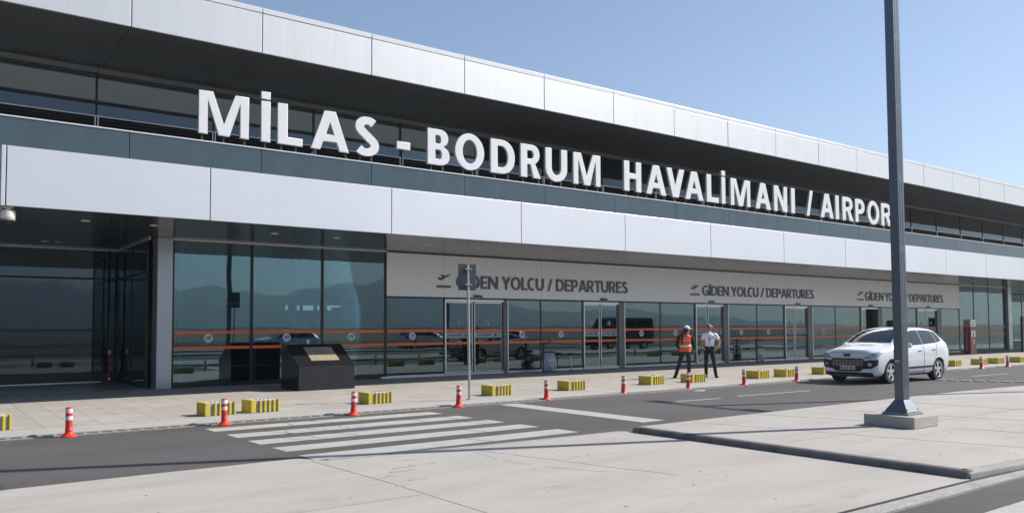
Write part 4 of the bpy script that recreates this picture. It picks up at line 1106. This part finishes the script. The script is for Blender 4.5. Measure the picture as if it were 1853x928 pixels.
    # glass
    decal('windscreen', [(-.71,1.178),(.71,1.178),(.66,1.35),(.60,1.52),(.3,1.565),(-.3,1.565),(-.60,1.52),(-.66,1.35)], 'F', 'car_glass', cuts=5, off=.008)
    decal('rear_window', [(-.56,1.20),(.56,1.20),(.50,1.46),(-.50,1.46)], 'B', 'car_glass', cuts=4)
    for sd in 'LR':
        decal('front_window', [(-.88,1.065),(-.70,1.23),(-.30,1.455),(.02,1.525),(.385,1.542),(.385,1.105)], sd, 'car_glass', cuts=4)
        decal('rear_door_window', [(.415,1.11),(.415,1.535),(.9,1.53),(1.20,1.50),(1.22,1.15)], sd, 'car_glass', cuts=4)
        decal('quarter_window', [(1.245,1.155),(1.225,1.50),(1.42,1.455),(1.53,1.36),(1.54,1.20)], sd, 'car_glass', cuts=4)
        for x0, z0, x1, z1 in ((.395,.34,.395,1.09),(-.70,.36,-.74,1.0),(1.06,.72,1.20,1.12)):
            decal('door_seam', [(x0-.009,z0),(x0+.009,z0),(x1+.009,z1),(x1-.009,z1)], sd, 'car_black', off=.002, cuts=5)
        decal('side_moulding', [(-.62,.40),(.97,.42),(.97,.475),(-.62,.455)], sd, 'car_black', off=.005, cuts=4)
        decal('sill_trim', [(-.95,.255),(.86,.265),(.86,.315),(-.95,.305)], sd, 'chrome', off=.006, cuts=4)
        for x in (.18, .98):
            h_ = decal('door_handle', [(x-.09,.925+x*.03),(x+.09,.93+x*.03),(x+.09,.965+x*.03),(x-.09,.96+x*.03)], sd, paint, off=.03, cuts=2, th=.0)
            decal('handle_shadow', [(x-.10,.895+x*.03),(x+.10,.90+x*.03),(x+.10,.922+x*.03),(x-.10,.917+x*.03)], sd, 'car_black', par=h_, off=.003, cuts=2)
        sg = -1 if sd == 'L' else 1
        mr = MB().lathe([(.0,-.09),(.07,-.08),(.10,-.02),(.095,.05),(.05,.085),(.0,.09)], (0,0,0), 16).build('mirror', paint, t, smooth=True)
        mr.scale = (.62, 1.15, .85); mr.location = (-.66, sg*1.0, 1.09)
        MB().box(-.68, -.60, min(sg*.86, sg*.95), max(sg*.86, sg*.95), 1.03, 1.07).build('mirror_arm', 'car_black', t)
        c = 'CL' if sd == 'L' else 'CR'
        decal('headlight', [(-1.16,.735),(-.95,.72),(-.78,.78),(-.60,.93),(-.74,.935),(-.92,.885),(-1.08,.82)], c, 'lamp_clear', off=.006, cuts=4)
        decal('fog_lamp_surround', [(-1.26,.42),(-.98,.45),(-.82,.55),(-.79,.70),(-.98,.70),(-1.19,.66)], c, 'car_black', off=.005, cuts=4)
        n = 14; decal('fog_lamp', [(-1.02+.05*math.cos(6.2832*i/n), .565+.045*math.sin(6.2832*i/n)) for i in range(n)], c, 'lamp_clear', off=.012, cuts=1)
        b = 'BL' if sd == 'L' else 'BR'
        tl = [(.68,.98),(.82,.95),(.90,1.02),(.82,1.20),(.69,1.37),(.65,1.34),(.69,1.15)]
        decal('tail_light', tl, b, 'lamp_red', off=.006, cuts=4)
        for k, x in enumerate(WX):
            w = thing('wheel', None, None); w.parent = t
            R_ = .335; y = sg*.775
            w.location = (x, y, R_)
            s_ = -1 if sg < 0 else 1
            MB().lathe([(.22,-.105),(.31,-.108),(.332,-.08),(.335,0),(.332,.08),(.31,.108),(.22,.105),(.215,.09),(.215,-.09),(.22,-.105)], (0,0,0), 36, axis='y', cap=False).build('tyre', 'tyre', w, smooth=False)
            rm = MB(); rm.lathe([(.236,s_*.06),(.236,s_*.107),(.222,s_*.110),(.212,s_*.085),(.236,s_*.06)], (0,0,0), 36, axis='y', cap=False); rm.lathe([(.060,s_*.05),(.065,s_*.092),(.02,s_*.098)], (0,0,0), 18, axis='y')
            for q in range(5):
                a = 6.2832*q/5+.3; ca, sa = math.cos(a), math.sin(a)
                vs = []
                for r, hw in ((.04,.045),(.15,.040),(.222,.056)):
                    for wd in (-hw, hw):
                        for yy in (s_*.055, s_*(.094 if r < .2 else .088)): vs.append((r*ca-wd*sa, yy, r*sa+wd*ca))
                fs = []
                for m_ in (0, 4): fs += [(m_,m_+4,m_+6,m_+2),(m_+1,m_+3,m_+7,m_+5),(m_,m_+1,m_+5,m_+4),(m_+2,m_+6,m_+7,m_+3)]
                rm.add(vs, fs+[(0,2,3,1),(8,9,11,10)])
            rm.build('rim', 'rim_alu', w, recalc=True)
            MB().lathe([(.218,s_*.02),(.218,s_*.035)], (0,0,0), 28, axis='y').build('brake_disc', 'car_black', w)
    # front end
    decal('grille', [(-.46,.40),(-.51,.56),(-.52,.70),(-.47,.735),(.47,.735),(.52,.70),(.51,.56),(.46,.40),(.37,.355),(-.37,.355)], 'F', 'car_black', off=.004, cuts=5)
    for z in (.60, .665, .535): decal('grille_bar', [(-.49,z-.005),(.49,z-.005),(.49,z+.005),(-.49,z+.005)], 'F', 'rim_alu', off=.010, cuts=5)
    for k in range(9):
        y = -.44+k*.11; decal('grille_bar', [(y-.004,.52),(y+.004,.52),(y+.004,.72),(y-.004,.72)], 'F', 'rim_alu', off=.009, cuts=3)
    decal('lower_bumper', [(-.80,.22),(.80,.22),(.74,.335),(-.74,.335)], 'F', 'car_black', off=.004, cuts=5)
    decal('skid_bar', [(-.42,.245),(.42,.245),(.40,.275),(-.40,.275)], 'F', 'chrome', off=.012, cuts=4)
    decal('hood_seam', [(-.66,.868),(0,.905),(.66,.868),(.66,.878),(0,.916),(-.66,.878)], 'F', 'car_black', off=.003, cuts=5)
    decal('badge_shield', [(-.13,.87),(-.085,.78),(.085,.78),(.13,.87)], 'F', 'sticker_blue', off=.006, cuts=3)
    decal('badge_emblem', [(-.03,.80),(-.005,.81),(.03,.795),(.015,.825),(.035,.85),(.0,.845),(-.035,.858),(-.015,.83)], 'F', 'chrome', off=.011, cuts=2)
    hx = bvh.ray_cast(Vector((-5,0,.46)), Vector((1,0,0)))[0].x
    pl = MB().box(hx-.022, hx-.008, -.26, .26, .405, .515).build('number_plate', 'plate_white', t, bevel=.003)
    MB().box(hx-.0245, hx-.0222, .205, .255, .41, .51).build('country_band', 'sticker_blue', pl)
    if number:
        me_ = text_mesh('09 AP 350', .075, .41, .002, .022)
        link_mesh(me_, 'plate_number', 'car_black', pl, (hx-.0225, .195, .4225), (0, 0, R(-90)))
    for sgn in (-1, 1):
        wb = MB(); a = Vector((-1.13, sgn*.25, 1.165)); b = Vector((-1.03, sgn*.25-.5, 1.225)); wb.tube(a, b, .010, .006, 6); wb.build('wiper', 'car_black', t)
    MB().tube((.55,0,1.63), (.72,0,1.80), .006, .003, 6).build('aerial', 'car_black', t)
    decal('roof_panel', [(-.02,-.48),(1.2,-.46),(1.2,.46),(-.02,.48)], 'T', 'car_glass', cuts=4, off=.003)
    bpy.data.meshes.remove(smooth_me)
    return t
car = make_car('car_white', True, 'white five door family car parked on the road facing left, behind the lamp post')
CAR_A = math.atan2(12.22-12.30, 25.30-22.70)
cc = Vector((math.cos(CAR_A), math.sin(CAR_A), 0)); cn = Vector((-cc.y, cc.x, 0))
front_wheel = Vector((22.70, 12.30, 0))
car.location = front_wheel+cc*1.36+cn*.80; car.rotation_euler = (0, 0, CAR_A)
# cars in the car park behind the viewpoint, seen only as reflections in the glass
for i, (x, y, a, lab) in enumerate(((19.5,-3.5,R(4),'white car in the car park opposite the entrance, seen only in the glass'),(33.0,-9.0,R(182),'white car parked farther right in the car park, seen only in the glass'))):
    o = copy_tree(car); o.location = (x, y, -.012); o.rotation_euler = (0,0,a); tag(o, lab, 'car', 'cars in the car park behind the viewpoint')

# dark minibus waiting right of the picture, seen only in the glass
t = thing('minibus', 'dark blue minibus waiting right of the island, seen only as a reflection in the glass', 'minibus', (41.5, 1.6, -.012))
MB().prism([(0,.38),(5.6,.38),(5.62,1.6),(5.5,2.45),(1.75,2.5),(1.35,2.38),(.42,1.32),(.06,1.12),(-.02,.8)], -1.0, 1.0).build('body', 'van_blue', t, recalc=True, bevel=.09, seg=3)
for a, b in ((1.55,2.45),(2.55,3.75),(3.85,5.25)):
    for y in (-1.006, .996): MB().prism([(a,1.42),(b,1.42),(b,2.2),(a+(.25 if a < 2 else 0),2.2)], y, y+.012).build('side_window', 'car_glass', t, recalc=True)
mb = MB(); mb.add([(.50,-.86,1.43),(.50,.86,1.43),(1.30,.80,2.34),(1.30,-.80,2.34),(.47,-.86,1.45),(.47,.86,1.45),(1.27,.80,2.36),(1.27,-.80,2.36)], [(0,1,2,3),(7,6,5,4),(0,4,5,1),(1,5,6,2),(2,6,7,3),(3,7,4,0)])
mb.build('windscreen', 'car_glass', t, recalc=True)
for y in (-.85, .55): MB().box(-.03, .12, y, y+.3, .82, 1.02).build('headlight', 'lamp_clear', t, bevel=.02)
MB().box(-.08, .2, -.95, .95, .36, .62).build('bumper', 'car_black', t, bevel=.04)
for x in (1.0, 4.5):
    for y in (-.9, .9):
        w = MB().lathe([(.20,-.11),(.30,-.115),(.34,-.08),(.34,.08),(.30,.115),(.20,.11)], (x, y, .34), 30, axis='y').build('wheel', 'tyre', t)
        MB().lathe([(.19,-.118),(.20,-.112),(.20,.112),(.19,.118)], (x, y, .34), 24, axis='y').build('rim', 'rim_alu', w)

# ------------------------------------------------------------------ railing beyond the car park, seen in the glass
t = thing('railing', 'long dark bar railing beyond the car park, seen only in the glass', 'fence', (10, -32, 0))
mb = MB(); x = -70
while x < 110: mb.box(x-.02, x+.02, -.02, .02, .1, 1.75); x += .22
mb.build('bars', 'fence_dark', t)
MB().box(-70, 110, -.025, .025, 1.75, 1.8).build('rail', 'fence_dark', t); MB().box(-70, 110, -.025, .025, .05, .1).build('rail', 'fence_dark', t)

# ------------------------------------------------------------------ people
mat('skin', (0.46, 0.25, 0.17), 0.55, var=0.04)
mat('shirt_white', (0.85, 0.85, 0.88), 0.8, var=0.05, scale=9, bump=0.4, bscale=14)
mat('cloth_black', (0.012, 0.012, 0.014), 0.85, var=0.2, scale=8, bump=0.5, bscale=16)
mat('cloth_navy', (0.014, 0.015, 0.020), 0.8, var=0.2, scale=8, bump=0.5, bscale=16)
mat('vest_orange', (0.80, 0.095, 0.012), 0.7, var=0.06, scale=7, bump=0.4, bscale=14)
mat('reflect_tape', (0.62, 0.63, 0.62), 0.35, metal=0.3)
mat('hair_blonde', (0.20, 0.105, 0.045), 0.5, var=0.35, scale=14, stretch=(6, 6, 1))
mat('hair_dark', (0.020, 0.012, 0.009), 0.45, var=0.3, scale=14)
mat('cap_white', (0.72, 0.73, 0.78), 0.7, var=0.04)
mat('shoe', (0.010, 0.010, 0.011), 0.4)
mat('lanyard', (0.02, 0.03, 0.13), 0.6)
mat('eye_dark', (0.02, 0.015, 0.012), 0.3)
mat('lip', (0.34, 0.10, 0.09), 0.5)

def skin_mesh(pts, edges, root, sub=2, smooth=True):
    """pts: name -> (x,y,z,rx[,ry])"""
    names = list(pts); ix = {n: i for i, n in enumerate(names)}
    me = bpy.data.meshes.new('sk'); me.from_pydata([pts[n][:3] for n in names], [(ix[a], ix[b]) for a, b in edges], [])
    o = bpy.data.objects.new('sk', me); COL.objects.link(o)
    md = o.modifiers.new('skin', 'SKIN'); md.use_smooth_shade = True; md.branch_smoothing = .6
    if not me.skin_vertices: me.attributes  # the skin layer comes with the modifier
    bm = bmesh.new(); bm.from_mesh(me)
    lay = bm.verts.layers.skin.verify(); bm.verts.ensure_lookup_table()
    for n in names:
        v = bm.verts[ix[n]]; p = pts[n]; v[lay].radius = (p[3], p[4] if len(p) > 4 else p[3]); v[lay].use_root = (n == root)
    bm.to_mesh(me); bm.free()
    sb = o.modifiers.new('sub', 'SUBSURF'); sb.levels = sub; sb.render_levels = sub
    out = evaluated_mesh(o, 'part'); drop(o)
    if smooth: out.polygons.foreach_set('use_smooth', [True]*len(out.polygons))
    return out
def chain(*n): return list(zip(n, n[1:]))
def join_meshes(ms):
    bm = bmesh.new()
    for m in ms: bm.from_mesh(m); 
    out = bpy.data.meshes.new('joined'); bm.to_mesh(out); bm.free()
    for m in ms: bpy.data.meshes.remove(m)
    out.polygons.foreach_set('use_smooth', [True]*len(out.polygons))
    return out
def hand_mesh(wrist, direction, palm_n, curl=.5, side=1):
    d = Vector(direction).normalized(); nrm = Vector(palm_n); nrm = (nrm-d*nrm.dot(d)).normalized(); s = d.cross(nrm)*side
    w = Vector(wrist); ms = []
    p = {'w': (*w, .024, .018), 'p': (*(w+d*.045), .030, .016), 'k': (*(w+d*.082), .034, .014)}
    ms.append(skin_mesh(p, chain('w', 'p', 'k'), 'w', 2))
    for k, (off, ln) in enumerate(((-.030,.066),(-.010,.076),(.010,.071),(.029,.055))):
        b = w+d*.074+s*off; q = {}; pos = b; ang = 0; q['0'] = (*pos, .0092)
        for j, f in enumerate((.45,.32,.23)):
            ang += curl*.75; dd = d*math.cos(ang)+nrm*math.sin(ang); pos = pos+dd*ln*f*1.15; q[str(j+1)] = (*pos, .0086-.0008*j)
        ms.append(skin_mesh(q, chain('0', '1', '2', '3'), '0', 1))
    b = w+d*.022-s*.022; q = {'0': (*b, .011)}
    p1 = b+(d*.6-s*.75+nrm*.25).normalized()*.034; p2 = p1+(d*.85-s*.25+nrm*.4).normalized()*.030
    q['1'] = (*p1, .0095); q['2'] = (*p2, .0085); ms.append(skin_mesh(q, chain('0', '1', '2'), '0', 1))
    return join_meshes(ms)
def ell(c, r, n=16, m=10, rot=None):
    bm = bmesh.new(); bmesh.ops.create_uvsphere(bm, u_segments=n, v_segments=m, radius=1)
    M_ = Matrix.Translation(c) @ (rot.to_4x4() if rot else Matrix()) @ Matrix.Diagonal((*r, 1))
    bmesh.ops.transform(bm, matrix=M_, verts=bm.verts)
    me = bpy.data.meshes.new('e'); bm.to_mesh(me); bm.free()
    me.polygons.foreach_set('use_smooth', [True]*len(me.polygons)); return me
def put(me, name, m, par): return link_mesh(me, name, m, par)

def torso(rings, n=28, per=5, ex=.86):
    """cloth shell through (centre, rx, ry) rings, bottom to top"""
    K = len(rings); out = []
    def cr(a, b, c, d, t): return .5*((2*b)+(c-a)*t+(2*a-5*b+4*c-d)*t*t+(3*b-a-3*c+d)*t**3)
    for i in range(K-1):
        q = [rings[max(i-1,0)], rings[i], rings[i+1], rings[min(i+2,K-1)]]
        for k in range(per):
            t = k/per; out.append((cr(*[x[0] for x in q], t), cr(*[x[1] for x in q], t), cr(*[x[2] for x in q], t)))
    out.append(rings[-1])
    mb = MB(); vs = []
    for j, (c, rx, ry) in enumerate(out):
        for i in range(n):
            a = 6.2832*i/n; ca, sa = math.cos(a), math.sin(a); w = 1+.018*math.sin(a*4+j*.9)+.012*math.sin(a*7-j*1.7)
            vs.append((c.x+rx*.94*w*math.copysign(abs(ca)**ex, ca), c.y+ry*w*math.copysign(abs(sa)**ex, sa), c.z+.006*math.sin(a*3+j)))
    m = len(out)
    me = bpy.data.meshes.new('torso'); me.from_pydata(vs, [], [(j*n+i, j*n+(i+1) % n, (j+1)*n+(i+1) % n, (j+1)*n+i) for j in range(m-1) for i in range(n)]+[tuple(range(n-1,-1,-1)), tuple(range((m-1)*n, m*n))])
    me.polygons.foreach_set('use_smooth', [True]*len(me.polygons)); return me
def person(J, label, loc, rz, faceyaw, clothes):
    """J: joints in the person's frame (x picture right, -y to the viewer, z up)"""
    t = thing('person', label, 'person', loc, rz)
    H = Vector(J['head']); fy = R(faceyaw)           # face direction: 0 = towards viewer (-y), positive turns towards +x
    fd = Vector((math.sin(fy), -math.cos(fy), 0)); fs = Vector((math.cos(fy), math.sin(fy), 0))
    P_ = {}
    hip = Vector(J['hip']); ch = Vector(J['chest']); nk = Vector(J['neck'])
    P_['hip'] = (*hip, .150, .105); P_['waist'] = (*hip.lerp(ch, .45), .118, .088); P_['chest'] = (*ch, .140, .100); P_['up'] = (*ch.lerp(nk, .6), .10, .075)
    P_['neck'] = (*nk, .050, .052)
    hb = H+fd*.012
    P_['jaw'] = (*(hb+Vector((0,0,-.065))+fd*.012), .052, .060); P_['head'] = (*(hb+Vector((0,0,.02))), .074, .088); P_['crown'] = (*(H+Vector((0,0,.075))-fd*.008), .062, .074)
    P_['nose'] = (*(H+fd*.098+Vector((0,0,-.02))), .010); 
    E_ = chain('hip', 'waist', 'chest', 'up', 'neck', 'jaw', 'head', 'crown')
    for s in 'lr':
        sh, el, wr = (Vector(J[k+s]) for k in ('sh', 'el', 'wr')); hp, kn, an, to = (Vector(J[k+s]) for k in ('hp', 'kn', 'an', 'to'))
        P_['sh'+s] = (*sh, .056); P_['el'+s] = (*el, .041); P_['fa'+s] = (*el.lerp(wr, .35), .039); P_['wr'+s] = (*wr, .025)
        P_['hp'+s] = (*hp, .088); P_['th'+s] = (*hp.lerp(kn, .45), .076); P_['kn'+s] = (*kn, .054); P_['ca'+s] = (*kn.lerp(an, .33), .052); P_['an'+s] = (*an, .036)
        E_ += chain('up', 'sh'+s, 'el'+s, 'fa'+s, 'wr'+s)+chain('hip', 'hp'+s, 'th'+s, 'kn'+s, 'ca'+s, 'an'+s)
    del P_['nose']
    body = [skin_mesh(P_, E_, 'hip')]
    body.append(ell(H+fd*.095+Vector((0,0,-.022)), (.013,.016,.020), 10, 8))
    for s in (-1, 1): body.append(ell(H+fs*(s*.076)-fd*.004+Vector((0,0,-.01)), (.010,.018,.028), 10, 8))
    for s in 'lr': body.append(hand_mesh(J['wr'+s], J['hd'+s], J['pn'+s], .55, 1 if s == 'l' else -1))
    put(join_meshes(body), 'body', 'skin', t)
    ey = join_meshes([ell(H+fs*(s*.031)+fd*.083+Vector((0,0,.008)), (.011,.011,.007), 10, 6) for s in (-1, 1)]+[ell(H+fs*(s*.031)+fd*.086+Vector((0,0,.028)), (.017,.009,.004), 10, 6) for s in (-1, 1)])
    put(ey, 'eyes', 'eye_dark', t); put(ell(H+fd*.082+Vector((0,0,-.062)), (.021,.010,.007), 10, 6), 'mouth', 'lip', t)
    # trousers and shoes
    T_ = {k: v for k, v in P_.items()}
    g = lambda k, add: (*P_[k][:3], *(r+add for r in P_[k][3:]))
    tp = {'hip': (*(hip+Vector((0,0,.0))), .185, .145), 'top': (*(hip+Vector((0,0,.10))), .178, .136)}; te = [('top', 'hip')]
    for s in 'lr':
        tp['hp'+s] = g('hp'+s, .008); tp['th'+s] = g('th'+s, .010); tp['kn'+s] = g('kn'+s, .012); tp['ca'+s] = g('ca'+s, .012)
        an = Vector(P_['an'+s][:3]); tp['an'+s] = (*(an+Vector((0,0,-.045))), .058)
        te += chain('hip', 'hp'+s, 'th'+s, 'kn'+s, 'ca'+s, 'an'+s)
    put(skin_mesh(tp, te, 'hip'), 'trousers', clothes['trousers'], t)
    for s in 'lr':
        an, to = Vector(J['an'+s]), Vector(J['to'+s]); d = (to-an); d.z = 0; d.normalize()
        sp = {'h': (*(an-d*.035+Vector((0,0,-.040))), .060, .056), 'm': (*(an+d*.065+Vector((0,0,-.044))), .062, .052), 't': (*(an+d*.175+Vector((0,0,-.056))), .052, .036)}
        put(skin_mesh(sp, chain('h', 'm', 't'), 'h'), 'shoe', 'shoe', t)
    # shirt
    parts = [torso([(hip+Vector((0,0,clothes.get('hem', .03))), .168, .128), (hip.lerp(ch,.35), .152, .116), (hip.lerp(ch,.7), .162, .120), (ch+Vector((0,0,.04)), .180, .128), (ch.lerp(nk,.55), .178, .118), (ch.lerp(nk,.76), .148, .092), (ch.lerp(nk,.92), .088, .074), (nk+Vector((0,0,.0)), .060, .062), (nk+Vector((0,0,.022)), .062, .064)])]
    for s in 'lr':
        sh, el, wr = (Vector(J[k+s]) for k in ('sh', 'el', 'wr')); i_ = sh.lerp(ch.lerp(nk,.55), .45)
        if clothes.get('long'):
            q = {'i': (*i_, .066), 's': (*sh, .070), 'e': (*el, .056), 'f': (*el.lerp(wr,.4), .052), 'w': (*el.lerp(wr,.98), .042)}; parts.append(skin_mesh(q, chain('i','s','e','f','w'), 'i'))
        else:
            q = {'i': (*i_, .076), 's': (*sh, .070), 'm': (*sh.lerp(el,.4), .066), 'e': (*sh.lerp(el,.70), .066)}; parts.append(skin_mesh(q, chain('i','s','m','e'), 'i'))
    put(join_meshes(parts), 'shirt', clothes['shirt'], t)
    # hair
    hm = clothes['hair']; parts = [ell(H-fd*.020+Vector((0,0,.040)), (.088,.100,.088), 20, 14)]
    parts.append(ell(H-fd*.055+Vector((0,0,-.01)), (.075,.055,.075), 16, 10))
    a = H-fd*.10+Vector((0,0,.05)); side = clothes.get('tail', Vector((0,0,0)))
    if clothes.get('long_hair'):
        q = {'0': (*(a), .040), '1': (*(a-fd*.035+Vector((0,0,-.07))+side*.2), .048), '2': (*(a-fd*.045+Vector((0,0,-.22))+side*.6), .050), '3': (*(a-fd*.040+Vector((0,0,-.37))+side), .042), '4': (*(a-fd*.03+Vector((0,0,-.50))+side), .018)}
        parts.append(skin_mesh(q, chain('0','1','2','3','4'), '0'))
    else:
        q = {'0': (*a, .030), '1': (*(a-fd*.06+Vector((0,0,.01))), .040), '2': (*(a-fd*.085+Vector((0,0,-.09))), .036), '3': (*(a-fd*.075+Vector((0,0,-.20))), .014)}
        parts.append(skin_mesh(q, chain('0','1','2','3'), '0'))
    put(join_meshes(parts), 'hair', hm, t)
    return t, dict(H=H, fd=fd, fs=fs, hip=hip, ch=ch, nk=nk)

ROT = -math.atan2(.77, .64)
# woman in the white shirt, facing us with her head turned to the left of the picture
J = dict(head=(-.01,-.01,1.575), neck=(.01,.0,1.435), chest=(.02,.0,1.25), hip=(.01,0,.95),
    shl=(-.165,.0,1.375), ell=(-.215,-.02,1.11), wrl=(-.215,-.19,.985), hdl=(.1,-.25,-.2), pnl=(1,.2,0),
    shr=(.205,.0,1.375), elr=(.335,.06,1.13), wrr=(.245,-.06,.93), hdr=(-.5,-.25,-.5), pnr=(-.6,.6,.2),
    hpl=(-.075,0,.88), knl=(-.10,.01,.50), anl=(-.105,.05,.085), tol=(-.13,-.10,.035),
    hpr=(.095,0,.88), knr=(.14,-.02,.50), anr=(.205,-.02,.085), tor=(.24,-.17,.035))
w1, k = person(J, 'woman in a white short sleeved shirt and black trousers, blonde ponytail, hand on hip', (20.50, 17.02, PAV), ROT, -48,
    dict(trousers='cloth_black', shirt='shirt_white', hair='hair_blonde'))
mb = MB()
for s in (-1, 1):
    mb.tube(k['nk']+Vector((s*.055,-.055,-.01)), k['ch']+Vector((s*.03,-.138,.02)), .008, n=6); mb.tube(k['ch']+Vector((s*.03,-.138,.02)), k['ch']+Vector((.0,-.136,-.12)), .008, n=6)
mb.build('lanyard', 'lanyard', w1)
MB().box(-.02, .06, -.138, -.122, 1.065, 1.11).build('pass_card', 'sticker_white', w1)
MB().box(.085, .145, -.138, -.10, 1.27, 1.292).build('name_badge', 'lanyard', w1)
MB().lathe([(.168,.965),(.173,.97),(.172,1.0),(.166,1.005)], (.01,0,0), 28, sy=.79).build('belt', 'shoe', w1)
MB().box(-.012, .028, -.146, -.125, .966, 1.003).build('belt_buckle', 'chrome', w1)
# woman in the orange vest, back to us, head turned to the right of the picture
J = dict(head=(.045,-.01,1.52), neck=(.02,.0,1.385), chest=(.0,.0,1.21), hip=(-.01,0,.92),
    shl=(-.175,.0,1.325), ell=(-.285,.04,1.07), wrl=(-.19,.14,.91), hdl=(.5,.4,-.4), pnl=(.6,-.5,.2),
    shr=(.185,.0,1.325), elr=(.255,.06,1.06), wrr=(.27,.17,.885), hdr=(.0,.3,-.5), pnr=(-1,0,0),
    hpl=(-.09,0,.86), knl=(-.19,.03,.49), anl=(-.335,.05,.085), tol=(-.37,.19,.035),
    hpr=(.075,0,.86), knr=(.095,.03,.48), anr=(.085,.15,.085), tor=(.12,.29,.035))
w2, k = person(J, 'woman in an orange reflective vest and white cap seen from behind, long dark ponytail', (19.66, 17.26, PAV), ROT, 140,
    dict(trousers='cloth_navy', shirt='cloth_black', hair='hair_dark', hem=-.05, long=True, long_hair=True, tail=Vector((-.06,-.03,0))))
hip, ch, nk = k['hip'], k['ch'], k['nk']
put(torso([(hip+Vector((0,0,-.085)), .192, .160), (hip+Vector((0,0,.05)), .184, .150), (hip.lerp(ch,.5), .176, .138), (ch+Vector((0,0,.03)), .192, .146), (ch.lerp(nk,.52), .186, .132), (ch.lerp(nk,.76), .156, .104), (ch.lerp(nk,.90), .100, .088), (nk+Vector((0,0,-.02)), .082, .080)]), 'safety_vest', 'vest_orange', w2)
MB().lathe([(.188,.985),(.192,.99),(.190,1.045),(.186,1.05)], (-.006,0,0), 30, sy=.83).build('reflective_band', 'reflect_tape', w2)
mb = MB()
for z, n_ in ((1.245,5),(1.175,6)):
    for q in range(n_):
        x = -.075+q*.032
        if q != 3: mb.box(x, x+.021, -.158, -.120, z, z+.040)
mb.build('vest_lettering', 'reflect_tape', w2)
H, fd, fs = k['H'], k['fd'], k['fs']
put(join_meshes([ell(H+Vector((0,0,.065))-fd*.01, (.098,.108,.080), 22, 14)]), 'cap', 'cap_white', w2)
pk = ell((0,0,0), (.075,.105,.012), 16, 8, Matrix.Rotation(math.atan2(fd.x, -fd.y), 3, 'Z')); pk.transform(Matrix.Translation(H+fd*.115+Vector((0,0,.050)))); put(pk, 'cap_peak', 'cap_white', w2)
# a traveller standing inside behind the glass
J = dict(head=(.0,-.01,1.60), neck=(.0,.0,1.46), chest=(.0,.0,1.27), hip=(.0,0,.96),
    shl=(-.18,.0,1.40), ell=(-.24,.03,1.12), wrl=(-.22,-.06,.88), hdl=(0,-.1,-1), pnl=(1,0,0), shr=(.18,.0,1.40), elr=(.24,.03,1.12), wrr=(.22,-.06,.88), hdr=(0,-.1,-1), pnr=(-1,0,0),
    hpl=(-.085,0,.90), knl=(-.09,.0,.50), anl=(-.09,.02,.085), tol=(-.11,-.12,.035), hpr=(.085,0,.90), knr=(.09,.0,.50), anr=(.10,.02,.085), tor=(.13,-.12,.035))
w3, k = person(J, 'person in dark clothes standing inside behind the glass, left of the rubbish bag', (18.5, 25.1, .053), ROT, 10,
    dict(trousers='cloth_navy', shirt='cloth_navy', hair='hair_dark', long=True))

# ------------------------------------------------------------------ the hazy air
hm_ = bpy.data.materials.new('haze_air'); hm_.use_nodes = True; hn = hm_.node_tree
hn.nodes.remove(hn.nodes['Principled BSDF'])
pv = hn.nodes.new('ShaderNodeVolumePrincipled'); pv.inputs['Color'].default_value = (.80, .90, 1.0, 1); pv.inputs['Density'].default_value = HAZE; pv.inputs['Anisotropy'].default_value = .2
hn.links.new(pv.outputs[0], hn.nodes['Material Output'].inputs['Volume']); MATS['haze_air'] = hm_
if HAZE > 0: tag(MB().box(-3700, 3700, -3700, 3700, -2, 260).build('haze', 'haze_air'), kind='stuff')
